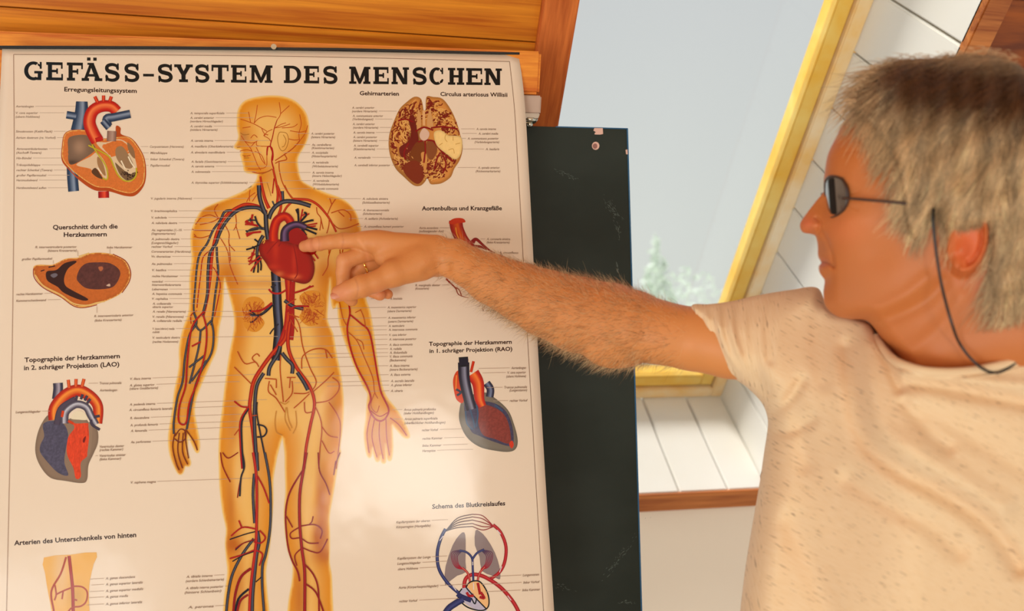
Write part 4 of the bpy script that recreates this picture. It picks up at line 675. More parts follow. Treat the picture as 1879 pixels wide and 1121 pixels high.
# RAO heart
D = Ink(.0002)
D.poly(px('600 600 570 680 575 760 620 850 700 910 800 935 890 942 935 920 945 860 920 760 880 670 790 590 720 560', d5), None, 5, lambda X, Y, d: lin((116, 100, 80)) * (.8 + .25 * np.clip(d / 6, 0, 1))[:, None], 2.4)
D.poly(px('600 650 640 620 760 620 850 660 900 740 920 850 900 905 800 880 700 840 640 800', d5), None, 5, lambda X, Y, d: lin((72, 62, 80)) * (.9 + .35 * np.clip(nz(X, Y, 1.1), -.4, .5))[:, None], 1.6)
D.poly(px('700 640 800 660 870 720 900 830 890 890 800 860 720 830 690 740', d5), None, 5, lambda X, Y, d: lin((138, 56, 44)) * (.9 + .3 * np.clip(nz(X, Y, 1.3), -.4, .5))[:, None], 1.6)
D.poly(px('890 890 910 870 920 900 905 920', d5), (206, 60, 40), 4)
V_(d5, (60, 56, 70), 14, '745 500 770 540 765 590', hi=(120, 124, 140), I=D); D.poly(px('560 420 530 480 540 570 560 615 600 615 620 440', d5), (206, 66, 24), 5); V_(d5, (236, 130, 50), 2.5, '552 450 548 540', I=D)
V_(d5, (204, 50, 24), 26, '655 440 690 500 700 600 720 650', hi=(240, 120, 50), I=D, w2=14); V_(d5, (200, 56, 34), 5, '585 380 585 348', '618 370 620 346', '645 430 662 360', I=D); V_(d5, (52, 46, 56), 21, '598 368 602 470 625 580 650 670', hi=(140, 132, 140), I=D, w2=19); V_(d5, (40, 36, 46), 18, '568 366 628 362', I=D); V_(d5, (50, 56, 66), 4, '550 540 580 560 555 580', I=D)
V_(d5, (66, 84, 106), 3, '610 680 620 760 660 800', '640 670 660 740 670 790', '680 640 690 700 680 780', '800 640 850 680', I=D)
D.build('printed_right_projection_heart', 'printed heart with a dark chamber, right-hand picture under the arm')
# aorta root
D = Ink(.0002)
V_(g1, (176, 46, 22), 25, '490 120 505 210 560 320 640 400 680 420', hi=(214, 90, 34), I=D, w2=20); D.poly(px('425 150 450 118 500 102 560 108 580 140 520 150 460 160', g1), (196, 56, 34), 5); V_(g1, (236, 150, 50), 2, '490 190 500 250 530 320', I=D)
V_(g1, DRED, 7, '640 330 680 300 740 350 800 400 840 420', '650 370 720 370 780 400', I=D, w2=2); V_(g1, DRED, 2, '680 300 660 340', '800 400 860 430', I=D); D.build('printed_aorta_root', 'printed red aorta root above the forearm'); D = Ink(.0002)
V_(g1, DRED, 3.4, '400 670 440 710 490 760 520 820 610 850', I=D, w2=1); V_(g1, DRED, 2, '480 750 520 770 545 830', I=D); V_(g1, DRED, 2.4, '720 880 780 910 850 950', I=D)
D.build('printed_coronary_branch', 'printed thin red artery below the forearm')
# knee from behind
D = Ink(.0002)
D.poly(px('375 665 600 640 825 620 800 720 770 850 760 960 765 1121 790 1400 470 1400 440 1121 410 960 385 800', c6), None, 2, lambda X, Y, d: (lin((226, 160, 66)) + (lin((224, 172, 110)) - lin((226, 160, 66))) * blob(X, Y, 112, 1045, 14, 60)[:, None]) * (1 - .2 * blob(X, Y, 140, 1095, 16, 22))[:, None], 3)
V_(c6, (160, 44, 30), 6, '590 650 605 780 620 930 625 1121 620 1300', hi=(180, 60, 44), I=D); V_(c6, (172, 60, 36), 3.6, '565 660 520 800 450 920 438 1000 460 1121 480 1300', I=D); V_(c6, (172, 60, 36), 3, '620 910 700 915 745 960 735 1040 690 1080 620 1090 580 1130', '615 920 540 950 480 980', '470 900 480 980 465 1030', '540 950 530 1020', '625 1020 660 1030', I=D)
D.build('printed_knee', 'printed back of a knee at the lower left edge')
# circulation scheme
D = Ink(.0002); N_ = (52, 50, 84); RR = (168, 26, 36); GR = (140, 116, 106)
D.poly(px('800 450 812 520 810 700 812 790 740 820 650 890 640 905 632 860 640 740 700 560 760 470', d6), GR, 2); D.poly(px('895 435 930 440 990 500 1060 620 1100 740 1108 830 1095 852 1040 820 950 780 930 660 890 560', d6), GR, 2)
for k_, (a, b_) in enumerate(((296, 60), (318, 44), (345, 28), (375, 12), (400, -6))):
    L1 = [(640, 440), (740, 330 + k_ * 20), (870, a)]; L2 = [(870, a), (960, a + 14 + k_ * 4), (1050, 400)]
    D.stroke(np.array(L1) / d6[2] + d6[:2], 1.8, (70, 58, 64), c2=(110, 60, 50)); D.stroke(np.array(L2) / d6[2] + d6[:2], 1.8, (120, 56, 40), c2=RR)
V_(d6, N_, 6, '640 420 600 500 570 620 580 750 640 860 730 950 860 1040', hi=(80, 80, 120), I=D); V_(d6, RR, 6, '1045 385 1110 450 1155 570 1145 700 1100 790 1020 850', hi=(200, 60, 60), I=D); V_(d6, RR, 7, '830 990 800 930 810 850 860 812 930 815 1010 850 1110 920 1200 1020 1260 1121 1330 1300', hi=(200, 60, 60), I=D)
for s_ in (0, 1):
    for k_ in range(5):
        o_ = k_ * 12
        q = np.array([(775, 600 + o_ * .3), (730 - 35 + o_, 620 + o_ * .6), (695 + o_, 690), (730 + o_ * .5, 750 - o_ * .5), (790, 765)], float)
        if s_: q[:, 0] = 1730 - q[:, 0] + 0
        D.stroke(q / d6[2] + d6[:2], 1.5, (70, 62, 80), c2=RR)
V_(d6, N_, 4, '760 605 820 620 865 670 872 760 878 900 880 980', '970 595 910 625 868 680', hi=(80, 80, 120), I=D); V_(d6, RR, 4, '780 750 830 800 850 880 860 920', '975 745 930 800 915 880 940 960', hi=(214, 110, 90), I=D)
D.poly(px('780 930 750 980 790 1040 860 1090 940 1115 990 1110 880 1000 840 930', d6), (184, 168, 172), 4); D.poly(px('820 900 880 860 940 880 990 960 1008 1060 985 1105 890 990', d6), (232, 172, 110), 4)
V_(d6, (34, 26, 34), 2.4, '780 930 748 980 760 1030 830 1090 940 1117 1000 1090 1010 1020 985 940 930 870 860 870 820 910 840 950 990 1105', '860 1010 890 1060 905 1010', I=D); V_(d6, N_, 9, '860 1030 780 1000 740 975', I=D); V_(d6, N_, 12, '790 1020 720 1060 650 1121 560 1300', hi=(70, 70, 110), I=D); V_(d6, RR, 5, '915 880 935 980', '880 990 840 990 820 960', '930 1000 970 1010 940 960', I=D); V_(d6, (220, 200, 190), 1.4, '872 700 872 730', '878 880 880 940', '590 520 620 480', '700 905 730 945', '1080 430 1110 465', '1120 740 1100 790', '1170 990 1200 1030', I=D)
D.build('printed_circulation_scheme', 'printed red and blue circulation scheme with grey lungs, lower right')
# ------------------------------------------------------------------ implicit surface tools
def surface_nets(Fv):
    """Fv: float array, inside < 0. Returns vertices in index units and quads"""
    s = Fv < 0; nx, ny, nz = Fv.shape
    c = s[:-1, :-1, :-1].astype(np.int8)
    tot = sum(s[i:nx - 1 + i, j:ny - 1 + j, k:nz - 1 + k].astype(np.int8) for i in (0, 1) for j in (0, 1) for k in (0, 1))
    act = (tot > 0) & (tot < 8); I = np.argwhere(act); N = len(I)
    idx = np.full(act.shape, -1, np.int32); idx[act] = np.arange(N)
    offs = np.array([(i, j, k) for i in (0, 1) for j in (0, 1) for k in (0, 1)])
    val = np.stack([Fv[I[:, 0] + o[0], I[:, 1] + o[1], I[:, 2] + o[2]] for o in offs], 1)
    acc = np.zeros((N, 3)); cnt = np.zeros(N)
    for a in range(8):
        for b in range(a + 1, 8):
            if np.abs(offs[a] - offs[b]).sum() != 1: continue
            va, vb = val[:, a], val[:, b]; m = (va < 0) != (vb < 0); t = np.where(m, va / np.where(m, va - vb, 1), 0)
            acc += m[:, None] * (offs[a] + t[:, None] * (offs[b] - offs[a])); cnt += m
    V = I + acc / cnt[:, None]; Q = []
    for ax in range(3):
        sl0 = [slice(None)] * 3; sl1 = [slice(None)] * 3; sl0[ax] = slice(0, -1); sl1[ax] = slice(1, None)
        e = s[tuple(sl0)] != s[tuple(sl1)]; E = np.argwhere(e); u, v = [q for q in range(3) if q != ax]
        ok = (E[:, u] > 0) & (E[:, v] > 0) & (E[:, u] < Fv.shape[u] - 1) & (E[:, v] < Fv.shape[v] - 1); E = E[ok]
        du = np.zeros(3, int); du[u] = 1; dv = np.zeros(3, int); dv[v] = 1
        g_ = lambda q: idx[q[:, 0], q[:, 1], q[:, 2]]
        q = np.stack([g_(E), g_(E - du), g_(E - du - dv), g_(E - dv)], 1); fl = s[tuple(E.T)] ^ (ax == 1); q[~fl] = q[~fl][:, ::-1]; Q.append(q[:, ::-1])
    return V, np.concatenate(Q)
def relax(V, Q, it=2, lam=.5):
    e = np.concatenate([Q[:, [0, 1]], Q[:, [1, 2]], Q[:, [2, 3]], Q[:, [3, 0]]]); V = V.copy()
    n = np.bincount(e[:, 0], minlength=len(V)) + np.bincount(e[:, 1], minlength=len(V))
    for _ in range(it):
        for l in (lam, -lam * .9):
            S_ = np.zeros_like(V)
            for k in range(3): S_[:, k] = np.bincount(e[:, 0], V[e[:, 1], k], len(V)) + np.bincount(e[:, 1], V[e[:, 0], k], len(V))
            V += l * (S_ / np.maximum(n, 1)[:, None] - V)
    return V
def normals(V, Q):
    n = np.cross(V[Q[:, 2]] - V[Q[:, 0]], V[Q[:, 3]] - V[Q[:, 1]]); out = np.zeros_like(V)
    for j in range(4):
        for k in range(3): out[:, k] += np.bincount(Q[:, j], n[:, k], len(V))
    return out / (np.linalg.norm(out, axis=1)[:, None] + 1e-12)
class Field:
    def __init__(s, lo, hi, h):
        s.lo = np.array(lo, float); s.h = h; s.n = np.ceil((np.array(hi) - lo) / h).astype(int) + 1; s.D = np.full(tuple(s.n), .05, np.float32)
    def blend(s, fn, lo, hi, k, sub=False):
        a = np.maximum(0, ((np.array(lo) - s.lo - .012 - k) / s.h).astype(int)); b = np.minimum(s.n, ((np.array(hi) - s.lo + .012 + k) / s.h).astype(int) + 1)
        if (b <= a).any(): return
        ax = [(s.lo[i] + s.h * np.arange(a[i], b[i])).astype(np.float32) for i in range(3)]; X, Y, Z_ = np.meshgrid(*ax, indexing='ij'); d = fn(X, Y, Z_)
        sl = tuple(slice(a[i], b[i]) for i in range(3)); o = s.D[sl]
        if sub:
            d = -d; h = np.clip(.5 - .5 * (o - d) / k, 0, 1); s.D[sl] = o * (1 - h) + d * h + k * h * (1 - h); return
        h = np.clip(.5 + .5 * (o - d) / k, 0, 1); s.D[sl] = o * (1 - h) + d * h - k * h * (1 - h)
    def cone(s, a, b, r1, r2, k=.006, sub=False):
        a = np.asarray(a, float); b = np.asarray(b, float); d = b - a; L = d @ d + 1e-12
        def fn(X, Y, Z_):
            t = np.clip(((X - a[0]) * d[0] + (Y - a[1]) * d[1] + (Z_ - a[2]) * d[2]) / L, 0, 1)
            return np.sqrt((X - a[0] - t * d[0]) ** 2 + (Y - a[1] - t * d[1]) ** 2 + (Z_ - a[2] - t * d[2]) ** 2) - (r1 + (r2 - r1) * t)
        r = max(r1, r2); s.blend(fn, np.minimum(a, b) - r, np.maximum(a, b) + r, k, sub)
    def ell(s, c, rad, axes=None, k=.006, sub=False):
        c = np.asarray(c, float); rad = np.asarray(rad, float); A = np.array(axes if axes is not None else np.eye(3))
        def fn(X, Y, Z_):
            q = [(X - c[0]) * A[i][0] + (Y - c[1]) * A[i][1] + (Z_ - c[2]) * A[i][2] for i in range(3)]
            k0 = np.sqrt(sum((q[i] / rad[i]) ** 2 for i in range(3))); k1 = np.sqrt(sum((q[i] / rad[i] ** 2) ** 2 for i in range(3))); return k0 * (k0 - 1) / (k1 + 1e-9)
        R_ = rad.max(); s.blend(fn, c - R_, c + R_, k, sub)
    def mesh(s, it=2):
        V, Q = surface_nets(s.D); V = relax(V, Q, it); return s.lo + s.h * V, Q
def rbf(samples):
    A = np.array(samples, float); p = A[:, :2] / 100.; K = lambda r: np.where(r > 0, r * r * np.log(r + 1e-9), 0)
    n = len(p); r = np.linalg.norm(p[:, None] - p[None], axis=2); Mx = np.zeros((n + 3, n + 3)); Mx[:n, :n] = K(r) + np.eye(n) * .02; Mx[:n, n] = 1; Mx[:n, n + 1:] = p; Mx[n:, :n] = Mx[:n, n:].T
    out = []
    for c in range(2, A.shape[1]): out.append(np.linalg.solve(Mx, np.concatenate([A[:, c], np.zeros(3)])))
    def f(X, Y, c=0):
        X = X / 100.; Y = Y / 100.; w_ = out[c]; r_ = w_[n] + w_[n + 1] * X + w_[n + 2] * Y
        for i in range(n): r_ = r_ + w_[i] * K(np.sqrt((X - p[i, 0]) ** 2 + (Y - p[i, 1]) ** 2))
        return r_
    return f
def inflate(poly, W, D, step, nq, qmax, it=2, wfun=None):
    """a closed outline given a depth profile on both sides; returns (px, py, q) vertices and quads"""
    x0, y0 = poly.min(0) - 3 * step; x1, y1 = poly.max(0) + 3 * step
    gx = np.arange(x0, x1, step); gy = np.arange(y0, y1, step); X, Y = np.meshgrid(gx, gy, indexing='ij')
    sd = sdist(X, Y, poly); t = sd / D(X, Y); q = np.where(t < 0, 2 * t, np.where(t < 1, t * (2 - t), 1)); Wd = np.maximum(W(X, Y), .004)
    if wfun is not None: Wd = Wd + wfun(X, Y, sd)
    gq = np.linspace(-qmax, qmax, nq); Fq = ((gq[None, None] / Wd[..., None]) ** 2 - q[..., None]).astype(np.float32)
    V, Q = surface_nets(Fq); V = relax(V, Q, it)
    return np.stack([x0 + step * V[:, 0], y0 + step * V[:, 1], -qmax + 2 * qmax / (nq - 1) * V[:, 2]], 1), Q
def orient(V, Q):
    n = normals(V, Q); c = V.mean(0); return Q if (n * (V - c)).sum() > 0 else Q[:, ::-1]
SK = mat('skin', (226, 150, 98), .48, attr=True, spec=.35, sss=.12, bump=((420, 420, 420), .25, .0006))
SKB = lin((212, 128, 70)); 
# ------------------------------------------------------------------ the man: head and neck
HD0 = .76; HC = (1700, 350); hr = FW + (HC[0] - 939.5) / FPX * RT; hr /= np.linalg.norm(hr); HM = P(HC[0], 560.5, HD0)
def headmap(V):
    x, y, q = V[:, 0], V[:, 1], V[:, 2]; r = FW + ((x - 939.5) / FPX)[:, None] * RT - ((y - 560.5) / FPX)[:, None] * UP
    t = ((HM - CAM) @ hr) / (r @ hr); return CAM + r * t[:, None] - hr * q[:, None]
face = [(1600, 178), (1577, 204), (1558, 216), (1547, 229), (1533, 257), (1524, 275), (1518, 292), (1514, 318), (1512, 334), (1513, 345), (1511, 353), (1497, 369), (1480, 391), (1470, 406), (1467.5, 414), (1470, 423), (1476, 427.5), (1490, 430), (1497, 434), (1500.5, 451), (1500.5, 464), (1502, 473), (1507, 482), (1502.5, 488), (1502.5, 496), (1506, 504), (1513, 514), (1512, 526), (1511, 539), (1513, 556), (1521, 569.5), (1538, 581), (1560, 585.5), (1590, 588)]
neck = [(1606, 604), (1621, 626), (1643, 650), (1662, 678), (1690, 700), (1760, 712), (1860, 706), (1950, 680), (1962, 600), (1968, 520), (1985, 420), (1990, 330), (1965, 230), (1900, 150), (1800, 116), (1700, 118), (1640, 140)]
hout = crom(np.array(face + neck, float), 5, True)
Wh = rbf([(1520, 330, .040), (1545, 330, .050), (1545, 290, .050), (1600, 300, .064), (1560, 240, .046), (1620, 220, .062), (1700, 250, .072), (1750, 350, .076), (1850, 300, .077), (1850, 200, .066), (1740, 160, .060), (1950, 330, .062),
  (1472, 412, .0085), (1485, 418, .0150), (1482, 400, .0095), (1500, 390, .0115), (1500, 415, .0185), (1512, 370, .0115), (1523, 385, .021), (1512, 400, .0165), (1545, 380, .043), (1516, 425, .023), (1530, 410, .034), (1560, 410, .053), (1600, 400, .064), (1650, 400, .068), (1700, 420, .070),
  (1505, 455, .017), (1520, 455, .026), (1505, 483, .016), (1520, 485, .026), (1545, 480, .039), (1580, 480, .052), (1630, 480, .060), (1700, 480, .064), (1515, 515, .018), (1530, 520, .027), (1518, 550, .019), (1535, 560, .027), (1560, 560, .036), (1600, 545, .049), (1650, 530, .058), (1700, 520, .060), (1600, 580, .042), (1640, 590, .046), (1700, 590, .053), (1760, 560, .056), (1850, 500, .062), (1660, 640, .046), (1720, 650, .052), (1800, 640, .054), (1900, 640, .054), (1720, 710, .03), (1850, 710, .03), (1950, 690, .03), (1950, 600, .05)])
def G(X, Y, cx, cy, rx, ry, a=0):
    c, s_ = math.cos(a), math.sin(a); u = (X - cx) * c + (Y - cy) * s_; v = -(X - cx) * s_ + (Y - cy) * c; return np.exp(-(u / rx) ** 2 - (v / ry) ** 2)
def line_g(X, Y, pts, sg): return np.exp(-(seg_dist(X, Y, crom(np.array(pts, float), 6), False) / sg) ** 2)
def face_detail(X, Y, sd):
    r = -.0100 * G(X, Y, 1537, 362, 15, 12) + .0045 * G(X, Y, 1536, 366, 7.5, 6) + .0035 * G(X, Y, 1538, 340, 24, 8, .25)       # socket, eye, brow
    r += -.0012 * line_g(X, Y, [(1528, 366), (1538, 369), (1548, 367)], 1.5)
    r += .0034 * G(X, Y, 1497, 419, 9, 8) - .0032 * line_g(X, Y, [(1500, 402), (1509, 411), (1508, 424), (1500, 431)], 3.)        # nostril wing
    r += -.0024 * line_g(X, Y, [(1508, 425), (1522, 444), (1532, 470), (1536, 492)], 5)                                          # nasolabial fold
    r += -.0036 * line_g(X, Y, [(1503, 482.5), (1514, 482), (1526, 486), (1535, 492)], 3.0) + .0015 * G(X, Y, 1512, 476, 9, 4) + .0022 * G(X, Y, 1511, 492, 9, 5, .3)
    r += -.0018 * G(X, Y, 1514, 511, 10, 6) + .002 * G(X, Y, 1575, 415, 30, 16, -.2) - .003 * G(X, Y, 1610, 470, 34, 28)
    r += .0030 * line_g(X, Y, [(1560, 577), (1610, 566), (1660, 545), (1700, 515)], 13) - .003 * line_g(X, Y, [(1600, 592), (1650, 578), (1700, 552), (1730, 520)], 12)  # jaw edge
    r += .002 * line_g(X, Y, [(1650, 655), (1720, 600), (1760, 545)], 14)                                                       # neck muscle
    # ear
    ex, ey = 1768, 452; c, s_ = math.cos(.18), math.sin(.18); u = ((X - ex) * c + (Y - ey) * s_) / 36; v = (-(X - ex) * s_ + (Y - ey) * c) / 60; rr = np.sqrt(u * u + v * v)
    r += .016 * np.clip((1.06 - rr) / .22, 0, 1) * np.clip((X - 1722) / 26, 0, 1) ** .7
    r += -.008 * G(X, Y, 1758, 470, 15, 17) + .004 * np.exp(-((rr - .86) / .13) ** 2) * (X > ex - 14) - .004 * np.exp(-((rr - .64) / .1) ** 2) * (X > ex) - .004 * G(X, Y, 1742, 478, 8, 12) + .003 * G(X, Y, 1733, 470, 6, 10)
    r += -.0009 * (line_g(X, Y, [(1558, 372), (1585, 366)], 2) + line_g(X, Y, [(1560, 378), (1590, 382)], 2) + line_g(X, Y, [(1556, 384), (1582, 396)], 2))
    r += -.0008 * (line_g(X, Y, [(1535, 300), (1570, 294), (1610, 300)], 3) + line_g(X, Y, [(1538, 278), (1575, 270), (1610, 276)], 3))
    return r * np.clip(sd / 7, 0, 1)
Dh = lambda X, Y: 34 + 66 * np.clip((430 - Y) / 200, 0, 1) * np.clip((X - 1500) / 60, 0, 1) - 14 * np.clip(1 - np.hypot(X - 1485, Y - 410) / 40, 0, 1)
HV, HQ = inflate(hout, Wh, Dh, 1.8, 100, .1, 2, face_detail)
hx, hy, hq = HV.T; HP = headmap(HV); HQ = orient(HP, HQ)
def skin_cols(x, y, red):
    c = np.tile(SKB, (len(x), 1)); nzv = .5 + .25 * (np.sin(x * .11 + 2 * np.sin(y * .07)) + np.sin(y * .13 + 2 * np.sin(x * .05))); c = c * (.94 + .1 * nzv)[:, None]
    for k_, tone in red: kk = np.clip(k_, 0, 1)[:, None]; c = c * (1 - kk) + lin(tone) * kk
    return c
hc = skin_cols(hx, hy, [(1 + 0 * hx, (196, 112, 56)), (.5 * G(hx, hy, 1484, 412, 16, 16), (222, 112, 84)), (.45 * G(hx, hy, 1560, 430, 40, 26), (226, 124, 76)), (.6 * G(hx, hy, 1512, 484, 14, 9), (192, 96, 78)), (.7 * G(hx, hy, 1770, 460, 34, 50), (222, 92, 50)), (.25 * G(hx, hy, 1520, 458, 18, 22), (170, 120, 92)), (.2 * G(hx, hy, 1560, 540, 50, 40), (186, 120, 82)), (.55 * line_g(hx, hy, [(1503, 482.5), (1514, 482), (1526, 486), (1535, 492)], 1.8), (130, 66, 50)), (.75 * line_g(hx, hy, [(1526, 345), (1540, 339), (1556, 342)], 3.4), (110, 84, 62))])
hc *= np.where(np.isfinite(hc), 1, 1)
# ------------------------------------------------------------------ right arm and pointing hand
chain = [  # px, py of the axis, half width px, depth
 (812, 471, 31, 1.060), (832, 478, 33, 1.055), (860, 490, 37, 1.045), (900, 511, 46, 1.030), (960, 538, 54, 1.010), (1000, 556, 61, .995), (1060, 577, 69, .975), (1120, 591, 71, .950), (1160, 599, 66, .930), (1200, 608, 58.5, .910), (1270, 622, 57.5, .887), (1340, 634, 60, .875), (1440, 640, 66, .87)]
W_ = [(P(a, b, d), r / FPX * d) for a, b, r, d in chain]
lo = np.min([p for p, _ in W_] + [P(540, 560, 1.12), P(545, 420, 1.0)], 0) - .08; hi = np.max([p for p, _ in W_] + [P(545, 420, 1.1), P(700, 430, 1.1)], 0) + .08
hi[0] = W_[-1][0][0] + .01
f = Field(lo, hi, .0015)
for (a, ra), (b_, rb) in zip(W_[:-1], W_[1:]): f.cone(a, b_, ra, rb, .004)
tipd = float(pdepth(557, 451))
J = lambda x, y, d: P(x, y, d)
def chainf(js_, k=.004, kk=.003):
    for i, ((a, ra), (b_, rb)) in enumerate(zip(js_[:-1], js_[1:])): f.cone(a, b_, ra, rb, k if i == 0 else kk)
wr = P(806, 470, 1.062); 
# palm
for (x, y, d, r), (x2, y2, d2, r2) in (((694, 443, 1.056, .0135), (800, 458, 1.058, .019)), ((700, 456, 1.072, .0135), (800, 466, 1.064, .020)), ((712, 474, 1.084, .0125), (800, 478, 1.068, .018)), ((722, 492, 1.090, .0115), (800, 484, 1.070, .016)), ((722, 494, 1.044, .0145), (785, 476, 1.052, .0215)), ((706, 470, 1.056, .014), (770, 478, 1.05, .020))):
    f.cone(P(x, y, d), P(x2, y2, d2), r, r2, .008)
f.cone(P(676, 443, 1.052), P(705, 446, 1.056), .0132, .0145, .006)
# index finger
chainf([(J(690, 444, 1.054), .0136), (J(664, 441.5, 1.054), .0108), (J(630, 442, 1.060), .0099), (J(606, 444, 1.066), .0089), (J(586, 447, 1.072), .0089), (J(572, 449.5, tipd - .017), .0086), (J(559, 452, tipd - .0095), .0078)], .006, .004)
# middle finger, folded
chainf([(J(694, 460, 1.070), .0118), (J(662, 468, 1.060), .0104), (J(633, 479, 1.054), .0108), (J(629, 500, 1.056), .0088), (J(630, 524, 1.062), .0086), (J(641, 546, 1.072), .0080), (J(646, 552, 1.074), .0074)], .003, .0025)
# ring finger, folded further
chainf([(J(706, 476, 1.084), .0112), (J(664, 488, 1.074), .0096), (J(650, 500, 1.074), .0094), (J(662, 520, 1.084), .0084), (J(682, 534, 1.088), .0080), (J(697, 541, 1.086), .0078)], .003, .0022)
# little finger
chainf([(J(722, 492, 1.088), .0105), (J(690, 508, 1.090), .0085), (J(680, 518, 1.096), .0080), (J(698, 532, 1.098), .0072), (J(712, 540, 1.096), .0066)], .003, .0022)
# thumb
chainf([(J(770, 486, 1.046), .021), (J(722, 502, 1.032), .0165), (J(690, 517, 1.024), .0128), (J(664, 525, 1.020), .0136), (J(642, 533, 1.022), .0122), (J(623, 538, 1.026), .0104)], .007, .005)
# ulnar bump, wrist tendon, elbow
f.ell(P(838, 455, 1.052), (.014, .012, .010), None, .012); f.ell(P(1128, 640, .94), (.03, .02, .02), None, .02)
f.cone(P(790, 503, 1.03), P(815, 490, 1.03), .004, .004, .012, True)
AV, AQ = f.mesh(2); AQ = orient(AV, AQ)
def topx(V):
    r = V - CAM; z = r @ FW; return 939.5 + FPX * (r @ RT) / z, 560.5 - FPX * (r @ UP) / z, z
ax_, ay_, az_ = topx(AV)
ac = skin_cols(ax_, ay_, [(.75 + 0 * ax_, (214, 138, 76)), (.55 * G(ax_, ay_, 570, 452, 22, 16), (228, 140, 104)), (.5 * G(ax_, ay_, 625, 540, 22, 18), (222, 132, 100)), (.4 * G(ax_, ay_, 700, 540, 24, 16), (222, 126, 90)), (.3 * G(ax_, ay_, 630, 480, 22, 30), (228, 150, 104)), (.25 * G(ax_, ay_, 1120, 530, 90, 30), (208, 116, 70)), (.4 * line_g(ax_, ay_, [(658, 440), (672, 462), (676, 486)], 3), (236, 160, 110)), (.35 * line_g(ax_, ay_, [(652, 512), (657, 528), (654, 545)], 1.5), (160, 84, 50)), (.3 * line_g(ax_, ay_, [(584, 436), (586, 447), (585, 458)], 1.3), (170, 92, 56)), (.3 * line_g(ax_, ay_, [(628, 430), (630, 442), (628, 455)], 1.6), (170, 92, 56))])
Z0 = len(HP); BV = np.concatenate([HP, AV]); BQ = np.concatenate([HQ, AQ + Z0])
# hidden chest core joins neck and arm under the shirt
lo = np.min([P(1400, 760, .97), P(1860, 640, .72), P(1400, 600, .8)], 0) - .02; hi = np.max([P(1400, 600, .97), P(1860, 640, .78), P(1700, 560, .97)], 0) + .02
core = Field(lo, hi, .006)
core.cone(P(1435, 642, .872), P(1560, 690, .865), .036, .045, .02); core.cone(P(1560, 700, .862), P(1800, 740, .80), .045, .045, .02)
CV, CQ = core.mesh(1); CQ = orient(CV, CQ); BQ = np.concatenate([BQ, CQ + len(BV)]); BV = np.concatenate([BV, CV]); bc = np.concatenate([hc, ac, np.tile(SKB, (len(CV), 1))])
man = obj('person', mesh_np('person', BV, BQ, bc), SK, None, True)
tag(man, 'grey-haired man in a cream T-shirt and sunglasses pointing at the chart', 'person')
HVn = normals(HP, HQ); AVn = normals(AV, AQ)

# ------------------------------------------------------------------ T-shirt
def sst(t): t = np.clip(t, 0, 1); return t * t * (3 - 2 * t)
SHM = bpy.data.materials.new('heather_jersey'); SHM.use_nodes = True; nt = SHM.node_tree; b = nt.nodes['Principled BSDF']; b.inputs['Roughness'].default_value = .9; b.inputs['Specular IOR Level'].default_value = .15; b.inputs['Sheen Weight'].default_value = .15
a_ = nt.nodes.new('ShaderNodeAttribute'); a_.attribute_name = 'st'; mp = nt.nodes.new('ShaderNodeMapping'); mp.inputs['Scale'].default_value = (1, 1, 1); n = nt.nodes.new('ShaderNodeTexNoise'); n.inputs['Scale'].default_value = 1; n.inputs['Detail'].default_value = 2
nt.links.new(a_.outputs['Vector'], mp.inputs[0]); nt.links.new(mp.outputs[0], n.inputs['Vector']); r = nt.nodes.new('ShaderNodeValToRGB'); nt.links.new(n.outputs[0], r.inputs[0])
r.color_ramp.elements[0].position = .29; r.color_ramp.elements[0].color = (*lin((166, 134, 108)), 1); r.color_ramp.elements[1].position = .36; r.color_ramp.elements[1].color = (*lin((230, 192, 148)), 1); e_ = r.color_ramp.elements.new(.7); e_.color = (*lin((234, 200, 160)), 1)
nt.links.new(r.outputs[0], b.inputs['Base Color'])
n2 = nt.nodes.new('ShaderNodeTexNoise'); n2.inputs['Scale'].default_value = 900; bp = nt.nodes.new('ShaderNodeBump'); bp.inputs['Strength'].default_value = .2; bp.inputs['Distance'].default_value = .0006; nt.links.new(n2.outputs[0], bp.inputs['Height']); nt.links.new(bp.outputs[0], b.inputs['Normal'])
neckl = [(1520, 566), (1560, 578), (1590, 588), (1604, 602), (1612, 622), (1632, 645), (1662, 661), (1700, 669), (1760, 670), (1820, 661), (1900, 640), (1960, 600)]
sh = crom(np.array([(1269, 560), (1300, 558), (1340, 553), (1375, 545), (1405, 539), (1450, 532), (1500, 528)] + neckl + [(2060, 640), (2130, 760), (2150, 1000), (2160, 1300), (2160, 1560), (1750, 1580), (1322, 1560), (1330, 1380), (1343, 1240), (1350, 1180), (1358, 1121), (1368, 1040), (1381, 960), (1394, 885), (1402, 830), (1408, 790), (1408, 765), (1397, 738), (1372, 712), (1352, 698), (1338, 692), (1320, 677), (1301, 652), (1286, 622), (1274, 590)], float), 6, True)
nl = crom(np.array(neckl, float), 6)
Ws = rbf([(1280, 620, .041), (1320, 620, .048), (1360, 620, .054), (1400, 580, .046), (1430, 560, .045), (1430, 650, .070), (1500, 560, .045), (1560, 600, .045), (1500, 700, .088), (1420, 800, .075), (1450, 950, .10), (1600, 700, .095), (1620, 900, .115), (1750, 720, .108), (1750, 950, .115), (1900, 800, .122), (1650, 650, .088), (1700, 690, .102), (1800, 690, .108), (1900, 680, .112), (1660, 680, .096), (2000, 700, .1), (2100, 1000, .1), (1450, 1150, .11), (1700, 1200, .115), (1950, 1200, .11), (1420, 1500, .11), (1750, 1500, .12), (2100, 1500, .11)])
def Ds(X, Y): return np.clip(seg_dist(X, Y, nl, False) * .6 + 8, 8, 62)
